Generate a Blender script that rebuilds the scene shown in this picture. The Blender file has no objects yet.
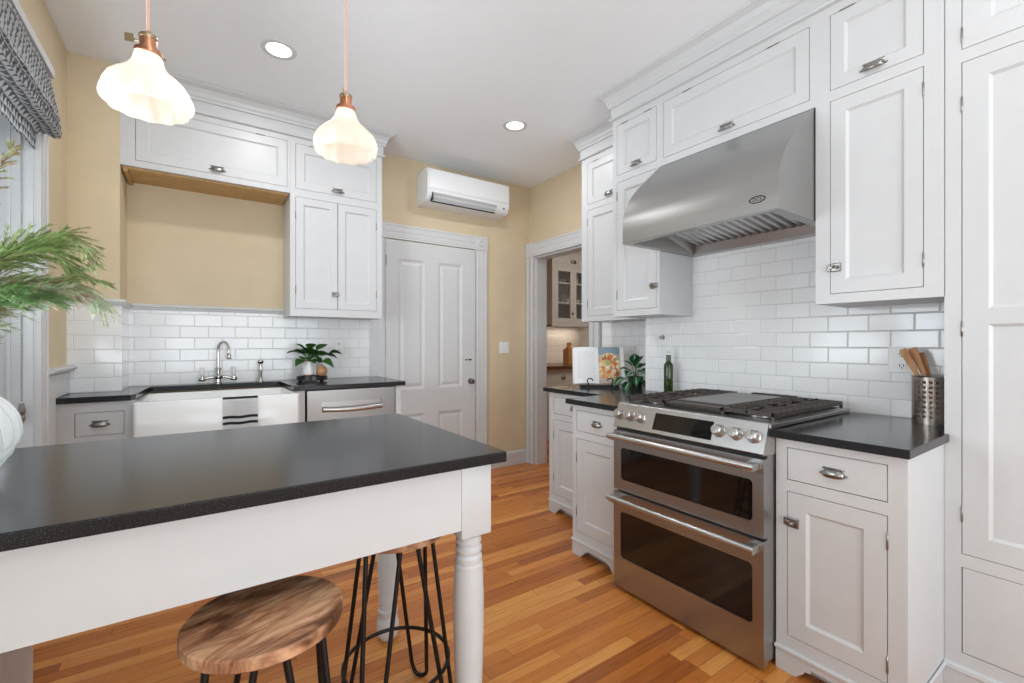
import bpy, bmesh, math, random
from mathutils import Vector, Matrix
PI = math.pi
random.seed(7)
S = bpy.context.scene
COL = S.collection
# ---------------------------------------------------------------- camera, world, lights
CAMZ = 1.245
YAW = math.atan(314/454.)
cd = bpy.data.cameras.new('camera'); cam = bpy.data.objects.new('camera', cd); COL.objects.link(cam)
cd.sensor_width = 36.0; cd.lens = 36.0*454/1024; cd.shift_y = 1.5/1024; cd.clip_start = .02
cam.location = (0, 0, CAMZ); cam.rotation_euler = (PI/2, 0, -YAW)
S.camera = cam
S.view_settings.view_transform = 'Standard'; S.view_settings.look = 'None'
S.view_settings.gamma = 1.0; S.view_settings.use_curve_mapping = False
S.view_settings.exposure = -0.26
W = bpy.data.worlds.new('world'); S.world = W; W.use_nodes = True
wn = W.node_tree.nodes; wb = wn['Background']
wb.inputs[0].default_value = (.86, .93, 1.0, 1); wb.inputs[1].default_value = .8

def area(name, loc, rot, sx, sy, power, color=(1, 1, 1), spread=None):
    l = bpy.data.lights.new(name, 'AREA'); l.shape = 'RECTANGLE'; l.size = sx; l.size_y = sy
    l.energy = power; l.color = color
    if spread: l.spread = spread
    o = bpy.data.objects.new(name, l); COL.objects.link(o); o.location = loc; o.rotation_euler = rot
    return o
# fill through added unseen windows, and daylight through the left window
area('added_fill_rear', (.75, -2.30, 1.45), (PI/2, 0, 0), 2.5, 1.9, 55, (.84, .93, 1.0))
# added uplights outside the openings, aimed to brighten the ceiling
area('added_uplight_rear', (.75, -2.30, 1.25), (PI/2+.75, 0, 0), 2.5, 1.5, 56, (.84, .93, 1.0))
area('added_uplight_left', (-.96, 1.72, 1.45), (0, -PI/2-.8, 0), 1.2, 1.1, 50, (.84, .93, 1.0))
area('daylight_left', (-1.45, 2.00, 1.40), (0, -PI/2, 0), 1.8, 1.9, 30, (.84, .93, 1.0))
area('added_fill_side', (-1.15, -.6, 1.25), (0, -PI/2, 0), 1.5, 2.0, 17, (.84, .93, 1.0))  # added fill lamp outside an invented, unseen side window
# ---------------------------------------------------------------- materials
def mat(name, base=(.8, .8, .8), rough=.5, metal=0., spec=.5, **kw):
    m = bpy.data.materials.new(name); m.use_nodes = True
    b = m.node_tree.nodes['Principled BSDF']
    b.inputs['Base Color'].default_value = (*base, 1); b.inputs['Roughness'].default_value = rough
    b.inputs['Metallic'].default_value = metal; b.inputs['Specular IOR Level'].default_value = spec
    for k, v in kw.items(): b.inputs[k.replace('_', ' ')].default_value = v
    return m
def nt(m): return m.node_tree, m.node_tree.nodes, m.node_tree.links, m.node_tree.nodes['Principled BSDF']
def coords(m, scale=(1, 1, 1), kind='Object'):
    t, N, L, b = nt(m)
    tc = N.new('ShaderNodeTexCoord'); mp = N.new('ShaderNodeMapping'); mp.inputs['Scale'].default_value = scale
    L.new(tc.outputs[kind], mp.inputs['Vector']); return mp.outputs['Vector']
def ramp(m, fac, stops):
    t, N, L, b = nt(m)
    r = N.new('ShaderNodeValToRGB'); e = r.color_ramp.elements
    e[0].position = stops[0][0]; e[0].color = (*stops[0][1], 1); e[1].position = stops[-1][0]; e[1].color = (*stops[-1][1], 1)
    for p, c in stops[1:-1]: e.new(p).color = (*c, 1)
    L.new(fac, r.inputs['Fac']); return r.outputs['Color']
def noise(m, vec, scale=5., detail=4., rough=.5, dist=0.):
    t, N, L, b = nt(m)
    n = N.new('ShaderNodeTexNoise'); n.inputs['Scale'].default_value = scale; n.inputs['Detail'].default_value = detail
    n.inputs['Roughness'].default_value = rough; n.inputs['Distortion'].default_value = dist
    L.new(vec, n.inputs['Vector']); return n.outputs['Fac']
def bump(m, h, strength=.1, dist=.01):
    t, N, L, b = nt(m)
    n = N.new('ShaderNodeBump'); n.inputs['Strength'].default_value = strength; n.inputs['Distance'].default_value = dist
    L.new(h, n.inputs['Height']); L.new(n.outputs['Normal'], b.inputs['Normal'])
def speckled(name, c0, c1, rough, scale=25, amt=.04):
    m = mat(name, c0, rough); v = coords(m); f = noise(m, v, scale, 3)
    nt(m)[2].new(ramp(m, f, [(.35, c0), (.65, c1)]), nt(m)[3].inputs['Base Color']); bump(m, f, amt, .004); return m
cab_white = speckled('cabinet_white_paint', (.615, .622, .628), (.63, .637, .643), .38, 12, .01)
trim_white = speckled('trim_white_paint', (.63, .637, .642), (.645, .652, .657), .4, 12, .01)
ceil_m = speckled('ceiling_paint', (.88, .90, .92), (.89, .91, .93), .9, 8, .03)
wall_m = speckled('tan_wall_paint', (.66, .545, .37), (.69, .57, .39), .75, 6, .05)
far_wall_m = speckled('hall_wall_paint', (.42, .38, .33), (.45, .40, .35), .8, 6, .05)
wood_raw = speckled('raw_wood', (.50, .30, .12), (.58, .36, .15), .6, 30, .05)
black_gap = mat('black_recess', (.01, .01, .01), .7)
chrome = mat('polished_nickel', (.62, .60, .57), .14, 1.0)
nickel = speckled('aged_nickel', (.27, .26, .245), (.35, .335, .32), .28, 40, .02); nickel.node_tree.nodes['Principled BSDF'].inputs['Metallic'].default_value = 1
porcelain = mat('porcelain', (.86, .86, .85), .1, 0, .6)
fireclay = mat('fireclay', (.84, .84, .83), .15, 0, .6)
plastic_w = mat('white_plastic', (.80, .81, .82), .35)
plate_w = mat('switch_plate_white', (.84, .84, .83), .3)
iron = mat('cast_iron', (.035, .025, .020), .45, .3)
iron_m = speckled('cast_iron_grate', (.030, .022, .018), (.06, .042, .034), .42, 60, .1)
black_metal = mat('black_metal', (.012, .010, .010), .4, .3)
glass_blk = mat('black_oven_glass', (.006, .005, .005), .05, 0, .6)
def clear_glass_mat(name):
    m = mat(name, (.95, .97, 1), .02); t = m.node_tree; N = t.nodes
    tr = N.new('ShaderNodeBsdfTransparent'); gl = N.new('ShaderNodeBsdfGlossy'); gl.inputs['Roughness'].default_value = .03
    fr = N.new('ShaderNodeFresnel'); fr.inputs['IOR'].default_value = 1.35; mx = N.new('ShaderNodeMixShader')
    t.links.new(fr.outputs[0], mx.inputs[0]); t.links.new(tr.outputs[0], mx.inputs[1]); t.links.new(gl.outputs[0], mx.inputs[2])
    t.links.new(mx.outputs[0], N['Material Output'].inputs['Surface']); return m
pane_m = clear_glass_mat('window_glass')
copper = mat('aged_copper', (.62, .30, .18), .3, 1.0)
brass = mat('aged_brass', (.40, .33, .22), .35, 1.0)

def steel(name, base, rough, axis):
    m = mat(name, base, rough, 1.0)
    sc = [3, 3, 3]; sc[axis] = .0
    sc = [220 if i != axis else 1.2 for i in range(3)]
    v = coords(m, sc); f = noise(m, v, 1.0, 2)
    t, N, L, b = nt(m)
    mr = N.new('ShaderNodeMapRange'); mr.inputs['To Min'].default_value = rough-.06; mr.inputs['To Max'].default_value = rough+.08
    L.new(f, mr.inputs['Value']); L.new(mr.outputs['Result'], b.inputs['Roughness']); bump(m, f, .03, .001)
    return m
steel_h = steel('brushed_steel', (.52, .51, .50), .30, 0)
steel_d = steel('brushed_steel_dark', (.40, .395, .39), .34, 0)

steel_hood = steel('brushed_steel_hood', (.40, .395, .39), .33, 0)
def granite(name):
    m = mat(name, (.02, .02, .022), .2, 0, .34)
    v = coords(m); a = noise(m, v, 420, 2); b2 = noise(m, v, 60, 3)
    t, N, L, b = nt(m)
    c = ramp(m, a, [(0, (.010, .010, .012)), (.56, (.016, .016, .018)), (.66, (.05, .055, .065)), (.78, (.13, .14, .16))])
    L.new(c, b.inputs['Base Color'])
    mr = N.new('ShaderNodeMapRange'); mr.inputs['To Min'].default_value = .13; mr.inputs['To Max'].default_value = .21
    L.new(b2, mr.inputs['Value']); L.new(mr.outputs['Result'], b.inputs['Roughness']); return m
granite_m = granite('black_granite')

def tile(name, axis, zoff, uoff=0., bw=.160, rh=.079):
    m = mat(name, (.83, .83, .82), .13, 0, .5)
    t, N, L, b = nt(m)
    tc = N.new('ShaderNodeTexCoord'); sp = N.new('ShaderNodeSeparateXYZ'); L.new(tc.outputs['Object'], sp.inputs[0])
    cb = N.new('ShaderNodeCombineXYZ')
    au = N.new('ShaderNodeMath'); au.operation = 'ADD'; au.inputs[1].default_value = uoff+10*bw; L.new(sp.outputs[axis], au.inputs[0])
    az = N.new('ShaderNodeMath'); az.operation = 'SUBTRACT'; az.inputs[1].default_value = zoff-rh*10; L.new(sp.outputs['Z'], az.inputs[0])
    L.new(au.outputs[0], cb.inputs['X']); L.new(az.outputs[0], cb.inputs['Y'])
    br = N.new('ShaderNodeTexBrick'); br.inputs['Scale'].default_value = 1; br.inputs['Brick Width'].default_value = bw
    br.inputs['Row Height'].default_value = rh; br.inputs['Mortar Size'].default_value = .0013; br.inputs['Mortar Smooth'].default_value = .0
    br.inputs['Color1'].default_value = (.84, .845, .85, 1); br.inputs['Color2'].default_value = (.87, .875, .88, 1); br.inputs['Mortar'].default_value = (.64, .63, .62, 1)
    L.new(cb.outputs[0], br.inputs['Vector']); L.new(br.outputs['Color'], b.inputs['Base Color'])
    br2 = N.new('ShaderNodeTexBrick')
    for k in ('Scale', 'Brick Width', 'Row Height'): br2.inputs[k].default_value = br.inputs[k].default_value
    br2.inputs['Mortar Size'].default_value = .005; br2.inputs['Mortar Smooth'].default_value = 1.0
    L.new(cb.outputs[0], br2.inputs['Vector'])
    inv = N.new('ShaderNodeMath'); inv.operation = 'SUBTRACT'; inv.inputs[0].default_value = 1; L.new(br2.outputs['Fac'], inv.inputs[1])
    bump(m, inv.outputs[0], .45, .003)
    return m
tile_back = tile('subway_tile_back', 'X', .965, .02)
tile_pier = tile('subway_tile_pier', 'X', .965, .06, .171, .081)
tile_side = tile('subway_tile_return', 'Y', .965)
tile_range = tile('subway_tile_range', 'Y', .915, .03, .165, .077)

def wood_floor():
    m = mat('oak_floor', (.5, .22, .07), .28, 0, .45)
    t, N, L, b = nt(m)
    tc = N.new('ShaderNodeTexCoord'); sp = N.new('ShaderNodeSeparateXYZ'); L.new(tc.outputs['Object'], sp.inputs[0])
    def M(op, a, b_=None, c=None):
        n = N.new('ShaderNodeMath'); n.operation = op
        for i, x in enumerate((a, b_, c)):
            if x is None: continue
            if isinstance(x, (int, float)): n.inputs[i].default_value = x
            else: L.new(x, n.inputs[i])
        return n.outputs[0]
    PW, PL = .057, .85
    ry = M('DIVIDE', sp.outputs['Y'], PW); row = M('FLOOR', ry); fy = M('FRACT', ry)
    wnz = N.new('ShaderNodeTexWhiteNoise'); wnz.noise_dimensions = '1D'; L.new(row, wnz.inputs['W'])
    rx = M('DIVIDE', M('ADD', sp.outputs['X'], M('MULTIPLY', wnz.outputs['Value'], 5.3)), PL)
    cx = M('FLOOR', rx); fx = M('FRACT', rx)
    cb = N.new('ShaderNodeCombineXYZ'); L.new(row, cb.inputs[0]); L.new(cx, cb.inputs[1])
    w2 = N.new('ShaderNodeTexWhiteNoise'); w2.noise_dimensions = '2D'; L.new(cb.outputs[0], w2.inputs['Vector'])
    # grain, offset per plank
    cg = N.new('ShaderNodeCombineXYZ'); L.new(M('MULTIPLY', sp.outputs['X'], 2.2), cg.inputs[0])
    L.new(M('MULTIPLY', sp.outputs['Y'], 42.), cg.inputs[1]); L.new(M('MULTIPLY', w2.outputs['Value'], 40.), cg.inputs[2])
    g = noise(m, cg.outputs[0], 1.6, 5, .6, .6)
    fac = M('ADD', M('MULTIPLY', w2.outputs['Value'], .56), M('MULTIPLY', g, .42))
    c = ramp(m, fac, [(.10, (.23, .060, .012)), (.35, (.43, .132, .025)), (.6, (.57, .200, .040)), (.97, (.80, .40, .115))])
    # seams
    e = M('MAXIMUM', M('LESS_THAN', fy, .022), M('LESS_THAN', fx, .002))
    mx = N.new('ShaderNodeMix'); mx.data_type = 'RGBA'; L.new(e, mx.inputs[0]); L.new(c, mx.inputs[6]); mx.inputs[7].default_value = (.10, .03, .01, 1)
    L.new(mx.outputs[2], b.inputs['Base Color'])
    mr = N.new('ShaderNodeMapRange'); mr.inputs['To Min'].default_value = .22; mr.inputs['To Max'].default_value = .36
    L.new(g, mr.inputs['Value']); L.new(mr.outputs['Result'], b.inputs['Roughness'])
    bump(m, M('SUBTRACT', M('MULTIPLY', g, .15), e), .12, .002)
    return m
floor_m = wood_floor()

def stool_wood():
    m = mat('stool_wood', (.4, .2, .1), .42, 0, .3)
    v = coords(m, (6, 30, 10)); g = noise(m, v, 1.2, 6, .62, .7)
    v2 = coords(m, (5, 13, 5)); k = noise(m, v2, 1.1, 4, .55, 1.0)
    t, N, L, b = nt(m)
    c1 = ramp(m, g, [(.28, (.16, .065, .03)), (.40, (.44, .21, .11)), (.52, (.66, .37, .21)), (.68, (.86, .58, .38))])
    c2 = ramp(m, k, [(.38, (.24, .17, .15)), (.47, (.62, .55, .52)), (.56, (1, 1, 1)), (1, (1, 1, 1))])
    mx = N.new('ShaderNodeMix'); mx.data_type = 'RGBA'; mx.blend_type = 'MULTIPLY'; mx.inputs[0].default_value = .85
    L.new(c1, mx.inputs[6]); L.new(c2, mx.inputs[7]); L.new(mx.outputs[2], b.inputs['Base Color']); bump(m, g, .1, .002)
    return m
stool_m = stool_wood()
def grainwood(name, a, b_, rough=.5):
    m = mat(name, a, rough); v = coords(m, (40, 40, 4)); f = noise(m, v, 1, 4)
    nt(m)[2].new(ramp(m, f, [(.3, a), (.7, b_)]), nt(m)[3].inputs['Base Color']); return m
spoon_m = grainwood('spoon_wood', (.42, .18, .06), (.60, .30, .12))
block_m = grainwood('knife_block_wood', (.55, .27, .10), (.68, .36, .15))
counter_wood = grainwood('wood_counter', (.10, .035, .012), (.18, .07, .025), .3)

def shade_fabric():
    m = mat('patterned_fabric', (.5, .5, .5), .9)
    t, N, L, b = nt(m)
    tc = N.new('ShaderNodeTexCoord'); mp = N.new('ShaderNodeMapping'); mp.inputs['Scale'].default_value = (27, 30, 1)
    L.new(tc.outputs['UV'], mp.inputs['Vector'])
    sp = N.new('ShaderNodeSeparateXYZ'); L.new(mp.outputs[0], sp.inputs[0])
    def M(op, a, b_=None):
        n = N.new('ShaderNodeMath'); n.operation = op
        for i, x in enumerate((a, b_)):
            if x is None: continue
            if isinstance(x, (int, float)): n.inputs[i].default_value = x
            else: L.new(x, n.inputs[i])
        return n.outputs[0]
    v = sp.outputs['Y']; u = M('ADD', sp.outputs['X'], M('MULTIPLY', M('FLOOR', v), .5))
    tri = M('ABSOLUTE', M('SUBTRACT', M('FRACT', u), .5))          # 0..0.5
    a = M('LESS_THAN', M('MULTIPLY', tri, 2.0), M('FRACT', v))       # little triangles
    rib = M('GREATER_THAN', M('FRACT', M('MULTIPLY', v, .5)), .93)
    mx = N.new('ShaderNodeMix'); mx.data_type = 'RGBA'; L.new(a, mx.inputs[0])
    mx.inputs[6].default_value = (.16, .175, .20, 1); mx.inputs[7].default_value = (.66, .66, .65, 1)
    L.new(mx.outputs[2], b.inputs['Base Color'])
    n = noise(m, tc.outputs['UV'], 400, 2); bump(m, n, .02, .001)
    return m
fabric_m = shade_fabric()

def milk_glass():
    m = mat('milk_glass', (.93, .90, .86), .25, 0, .5)
    b = nt(m)[3]; b.inputs['Subsurface Weight'].default_value = 0
    b.inputs['Emission Color'].default_value = (1, .93, .84, 1); b.inputs['Emission Strength'].default_value = .0
    b.inputs['Transmission Weight'].default_value = .0
    t, N, L, _ = nt(m)
    tr = N.new('ShaderNodeBsdfTranslucent'); tr.inputs['Color'].default_value = (.95, .88, .80, 1)
    mx = N.new('ShaderNodeMixShader'); mx.inputs[0].default_value = .5
    L.new(b.outputs[0], mx.inputs[1]); L.new(tr.outputs[0], mx.inputs[2]); L.new(mx.outputs[0], N['Material Output'].inputs['Surface'])
    return m
milk_m = milk_glass()
def emis(name, col, st):
    m = mat(name, (.8, .8, .8), .5); b = nt(m)[3]
    b.inputs['Emission Color'].default_value = (*col, 1); b.inputs['Emission Strength'].default_value = st; return m
bulb_m = emis('lamp_bulb', (1, .93, .84), 3)
lens_m = emis('downlight_lens', (1, .96, .90), 5)

# ---------------------------------------------------------------- mesh helpers
def link(name, bm, m, parent=None, loc=None, rotz=None, smooth=False, dbl=0):
    if dbl: bmesh.ops.remove_doubles(bm, verts=bm.verts, dist=dbl)
    bmesh.ops.recalc_face_normals(bm, faces=bm.faces)
    me = bpy.data.meshes.new(name); bm.to_mesh(me); bm.free()
    for x in (m if isinstance(m, (list, tuple)) else [m]): me.materials.append(x)
    if smooth:
        for p in me.polygons: p.use_smooth = True
        try: me.set_sharp_from_angle(angle=math.radians(smooth if smooth > 1 else 40))
        except Exception: pass
    o = bpy.data.objects.new(name, me); COL.objects.link(o)
    if parent: o.parent = parent
    if loc: o.location = loc
    if rotz: o.rotation_euler = (0, 0, rotz)
    return o
def struct(name, bm, m, **k):
    o = link(name, bm, m, **k)
    if not o.parent: o['kind'] = 'structure'
    return o
def tag(o, label, cat, group=None, kind=None):
    o['label'] = label; o['category'] = cat
    if group: o['group'] = group
    if kind: o['kind'] = kind
    return o
def thing(name, label, cat, loc=(0, 0, 0), rotz=0, group=None):
    o = bpy.data.objects.new(name, None); COL.objects.link(o); o.empty_display_size = .05
    o.location = loc; o.rotation_euler = (0, 0, rotz); return tag(o, label, cat, group)
def box(bm, x0, x1, y0, y1, z0, z1, bev=0, seg=2, mi=0):
    r = bmesh.ops.create_cube(bm, size=1)
    vs = r['verts']
    for v in vs:
        v.co = Vector((x0+(v.co.x+.5)*(x1-x0), y0+(v.co.y+.5)*(y1-y0), z0+(v.co.z+.5)*(z1-z0)))
    fs = set(f for v in vs for f in v.link_faces)
    for f in fs: f.material_index = mi
    if bev:
        es = list(set(e for v in vs for e in v.link_edges))
        bmesh.ops.bevel(bm, geom=es, offset=bev, segments=seg, affect='EDGES', profile=.5)
    return bm
def NB(): return bmesh.new()
def B(*a, **k): return box(NB(), *a, **k)
def lathe(bm, prof, seg=24, c=(0, 0, 0), axis='z', fn=None, mi=0):
    rings = []
    for (r, z) in prof:
        ring = []
        for i in range(seg):
            a = 2*PI*i/seg; rr = r if fn is None else fn(r, z, a)
            p = (rr*math.cos(a), rr*math.sin(a), z)
            if axis == 'y': p = (p[0], p[2], p[1])
            if axis == 'x': p = (p[2], p[0], p[1])
            ring.append(bm.verts.new((p[0]+c[0], p[1]+c[1], p[2]+c[2])))
        rings.append(ring)
    for k in range(len(rings)-1):
        for i in range(seg):
            j = (i+1) % seg
            f = bm.faces.new((rings[k][i], rings[k][j], rings[k+1][j], rings[k+1][i])); f.material_index = mi
    for ring, (r, z) in ((rings[0], prof[0]), (rings[-1], prof[-1])):
        if r > 1e-4 and fn is None or (fn and r > 1e-4 and False):
            try: bm.faces.new(ring).material_index = mi
            except Exception: pass
    return bm
def tube(bm, pts, r, seg=8, closed=False, taper=None, mi=0):
    pts = [Vector(p) for p in pts]; n = len(pts); rings = []
    up = None
    for i, p in enumerate(pts):
        if closed: d = pts[(i+1) % n]-pts[i-1]
        else: d = pts[min(i+1, n-1)]-pts[max(i-1, 0)]
        d.normalize()
        if up is None:
            up = Vector((0, 0, 1)) if abs(d.z) < .9 else Vector((1, 0, 0))
        a = d.cross(up).normalized(); b_ = a.cross(d).normalized(); up = b_
        rr = r if taper is None else r*(1+(taper-1)*i/(n-1))
        rings.append([bm.verts.new(p+a*rr*math.cos(2*PI*k/seg)+b_*rr*math.sin(2*PI*k/seg)) for k in range(seg)])
    for i in range(n if closed else n-1):
        A, C = rings[i], rings[(i+1) % n]
        for k in range(seg):
            f = bm.faces.new((A[k], A[(k+1) % seg], C[(k+1) % seg], C[k])); f.material_index = mi
    if not closed:
        bm.faces.new(rings[0]); bm.faces.new(rings[-1])
    return bm
def prism(bm, poly, h0, h1, plane='xy', mi=0, bev=0):
    def P3(a, b_, h): return {'xy': (a, b_, h), 'xz': (a, h, b_), 'yz': (h, a, b_)}[plane]
    lo = [bm.verts.new(P3(a, b_, h0)) for a, b_ in poly]; hi = [bm.verts.new(P3(a, b_, h1)) for a, b_ in poly]
    n = len(poly); fs = [bm.faces.new(lo), bm.faces.new(hi)]
    for i in range(n): fs.append(bm.faces.new((lo[i], lo[(i+1) % n], hi[(i+1) % n], hi[i])))
    for f in fs: f.material_index = mi
    if bev:
        bmesh.ops.bevel(bm, geom=list(set(e for f in fs for e in f.edges)), offset=bev, segments=2, affect='EDGES', profile=.5)
    return bm
def sweep(bm, path, prof):
    """profile (out, z) along XY path; out is on the left of travel; mitred"""
    n = len(path); P = [Vector((p[0], p[1])) for p in path]; rings = []
    for i in range(n):
        ds = []
        if i > 0: ds.append((P[i]-P[i-1]).normalized())
        if i < n-1: ds.append((P[i+1]-P[i]).normalized())
        ns = [Vector((-d.y, d.x)) for d in ds]
        m = ns[0] if len(ns) == 1 else (ns[0]+ns[1])/(1+ns[0].dot(ns[1]))
        rings.append([bm.verts.new((P[i].x+m.x*o, P[i].y+m.y*o, z)) for o, z in prof])
    k = len(prof)
    for i in range(n-1):
        for j in range(k):
            bm.faces.new((rings[i][j], rings[i][(j+1) % k], rings[i+1][(j+1) % k], rings[i+1][j]))
    bm.faces.new(rings[0]); bm.faces.new(rings[-1]); return bm
def cells(bm, w, h, holes, y0, y1, x00=0, z00=0):
    """slab from y0 (front) to y1 with rectangular through holes"""
    xs = sorted(set([x00, x00+w]+[q for r in holes for q in r[:2]])); zs = sorted(set([z00, z00+h]+[q for r in holes for q in r[2:4]]))
    fs = []; V = {}
    def vt(x, z):
        k = (round(x, 5), round(z, 5))
        if k not in V: V[k] = bm.verts.new((x, y0, z))
        return V[k]
    for i in range(len(xs)-1):
        for j in range(len(zs)-1):
            cx, cz = (xs[i]+xs[i+1])/2, (zs[j]+zs[j+1])/2
            if any(a < cx < b_ and c < cz < d for a, b_, c, d in (r[:4] for r in holes)): continue
            fs.append(bm.faces.new((vt(xs[i], zs[j]), vt(xs[i+1], zs[j]), vt(xs[i+1], zs[j+1]), vt(xs[i], zs[j+1]))))
    r = bmesh.ops.extrude_face_region(bm, geom=fs)
    for v in [g for g in r['geom'] if isinstance(g, bmesh.types.BMVert)]: v.co.y = y1
    return bm
def panel_board(bm, w, h, t, panels, rings=((.0, .0), (.004, .004), (.010, .009)), x00=0, z00=0):
    """flat board with recessed panels; front at y=0, back at y=t"""
    V = {}
    def vt(x, z, y=0.):
        k = (round(x, 5), round(z, 5), round(y, 5))
        if k not in V: V[k] = bm.verts.new((x, y, z))
        return V[k]
    xs = sorted(set([x00, x00+w]+[q for r in panels for q in r[:2]])); zs = sorted(set([z00, z00+h]+[q for r in panels for q in r[2:4]]))
    for i in range(len(xs)-1):
        for j in range(len(zs)-1):
            cx, cz = (xs[i]+xs[i+1])/2, (zs[j]+zs[j+1])/2
            if any(a < cx < b_ and c < cz < d for a, b_, c, d in panels): continue
            bm.faces.new((vt(xs[i], zs[j]), vt(xs[i+1], zs[j]), vt(xs[i+1], zs[j+1]), vt(xs[i], zs[j+1])))
    for (a, b_, c, d) in panels:
        px = [x for x in xs if a-1e-6 <= x <= b_+1e-6]; pz = [z for z in zs if c-1e-6 <= z <= d+1e-6]
        # outer loop may hold extra verts: start with plain rings
        prev = None
        for (ins, dep) in rings:
            cur = [(a+ins, c+ins, dep), (b_-ins, c+ins, dep), (b_-ins, d-ins, dep), (a+ins, d-ins, dep)]
            if prev:
                for q in range(4):
                    p1, p2 = prev[q], prev[(q+1) % 4]; c1, c2 = cur[q], cur[(q+1) % 4]
                    bm.faces.new((vt(p1[0], p1[1], p1[2]), vt(p2[0], p2[1], p2[2]), vt(c2[0], c2[1], c2[2]), vt(c1[0], c1[1], c1[2])))
            prev = cur
        bm.faces.new([vt(*p) for p in prev])
    # sides and back
    o = [(x00, z00), (x00+w, z00), (x00+w, z00+h), (x00, z00+h)]
    back = [bm.verts.new((x, t, z)) for x, z in o]; bm.faces.new(back)
    bw = [z for z in zs]; 
    def side(front, b0, b1): bm.faces.new(front+[b1, b0])
    side([vt(x, z00) for x in xs], back[0], back[1]); side([vt(x00+w, z) for z in zs], back[1], back[2])
    side([vt(x, z00+h) for x in reversed(xs)], back[2], back[3]); side([vt(x00, z) for z in reversed(zs)], back[3], back[0])
    return bm

# ---------------------------------------------------------------- hardware
def mesh_cup(a=.046, b_=.024, c=.030):
    bm = NB(); n, k = 14, 6; g = []
    for i in range(n+1):
        al = PI*i/n; row = []
        for j in range(k+1):
            be = PI/2*j/k; r = math.sin(al)**.7
            row.append(bm.verts.new((a*math.cos(al), -b_*r*math.sin(be), c*r*math.cos(be)-.006)))
        row.append(bm.verts.new((a*math.cos(al), -b_*math.sin(al)**.7, -.013*math.sin(al)**.5-.006)))
        g.append(row)
    for i in range(n):
        for j in range(k+1): bm.faces.new((g[i][j], g[i+1][j], g[i+1][j+1], g[i][j+1]))
    bmesh.ops.remove_doubles(bm, verts=bm.verts, dist=1e-5)
    bmesh.ops.solidify(bm, geom=bm.faces[:], thickness=.0015)
    for s in (-1, 1):
        lathe(bm, [(.0001, -.006), (.005, -.005), (.005, 0)], 10, (s*(a+.004), 0, -.004), 'y')
        box(bm, min(s*a, s*(a+.012)), max(s*a, s*(a+.012)), -.002, 0, -.009, .001)
    box(bm, -a, a, -.0015, 0, .018, .026)
    bmesh.ops.recalc_face_normals(bm, faces=bm.faces)
    me = bpy.data.meshes.new('cup_pull'); bm.to_mesh(me); bm.free(); me.materials.append(nickel)
    for p in me.polygons: p.use_smooth = True
    return me
def mesh_hinge():
    bm = NB()
    lathe(bm, [(.0001, -.031), (.002, -.029), (.0015, -.026), (.0032, -.025), (.0032, .025), (.0015, .026), (.002, .029), (.0001, .031)], 10)
    box(bm, -.002, .002, 0, .003, -.024, .024)
    me = bpy.data.meshes.new('hinge'); bm.to_mesh(me); bm.free(); me.materials.append(nickel)
    for p in me.polygons: p.use_smooth = True
    return me
def mesh_latch():
    bm = NB()
    box(bm, -.026, .010, -.010, 0, -.018, .018, bev=.003)
    box(bm, .012, .026, -.008, 0, -.015, .015, bev=.002)
    box(bm, .004, .022, -.013, -.004, -.006, .006, bev=.002)
    lathe(bm, [(.005, 0), (.004, -.010), (.008, -.016), (.008, -.021), (.0001, -.024)], 12, (-.010, -.008, 0), 'y')
    me = bpy.data.meshes.new('latch'); bm.to_mesh(me); bm.free(); me.materials.append(nickel)
    for p in me.polygons: p.use_smooth = False
    return me
CUP, HINGE, LATCH = mesh_cup(), mesh_hinge(), mesh_latch()
def inst(name, me, parent, loc, rot=(0, 0, 0), scale=1):
    o = bpy.data.objects.new(name, me); COL.objects.link(o); o.parent = parent; o.location = loc; o.rotation_euler = rot
    if scale != 1: o.scale = (scale,)*3
    return o

GAP = .0025
def cabinet(name, label, cat, loc, rotz, w, h, d, fronts, z0=0, base=None, side_gap=None, stile=.055, group=None, glassm=None, bodymat=None):
    """front plane at local y=0. fronts: dict(r=(x0,x1,z0,z1), k=kind, hinge='l'/'r'/'t', latch=(x,z) or None)"""
    bmat = bodymat or cab_white
    t = thing(name, label, cat, loc, rotz, group)
    holes = [f['r'] for f in fronts]
    bm = NB(); cells(bm, w, h-z0, holes, 0, .021, 0, z0)
    link('face_frame', bm, bmat, t)
    bm = NB(); box(bm, 0.0, w, .0212, d, z0, h)
    link('carcass', bm, bmat, t)
    for f in fronts:
        x0, x1, a, b_ = f['r']; x0 += GAP; x1 -= GAP; a += GAP; b_ -= GAP
        ww, hh = x1-x0, b_-a; st = f.get('stile', stile); k = f['k']
        bm = NB()
        if k == 'drawer' or k == 'flat':
            box(bm, 0, ww, .0005, .020, 0, hh, bev=.0012, seg=1)
        else:
            ps = f.get('panels') or [(st, ww-st, st, hh-st)]
            panel_board(bm, ww, hh, .020, ps)
        nm = 'drawer' if k == 'drawer' else ('panel' if k == 'flat' else 'door')
        o = link(nm, bm, bmat, t, loc=(x0, .0, a))
        if k == 'drawer': inst('cup_pull', CUP, o, (ww/2, 0, hh/2-.003), scale=.74)
        if k == 'flip':
            inst('cup_pull', CUP, o, (ww*f.get('px', .5), 0, .030), scale=.8)
            for q in (.2, .8): inst('hinge', HINGE, o, (ww*q, -.001, hh+GAP/2), (0, PI/2, 0))
        if k == 'door':
            hx = -GAP/2 if f.get('hinge', 'l') == 'l' else ww+GAP/2
            for hz in f.get('hz', (.13, hh-.13)): inst('hinge', HINGE, o, (hx, -.001, hz))
            if f.get('latch'):
                side, zz = f['latch']
                inst('latch', LATCH, o, (ww-.014 if side == 'r' else .014, -.0, zz), (0, 0, 0) if side == 'r' else (0, PI, 0))
    if base: base(t, w)
    return t
R90 = -PI/2
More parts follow.
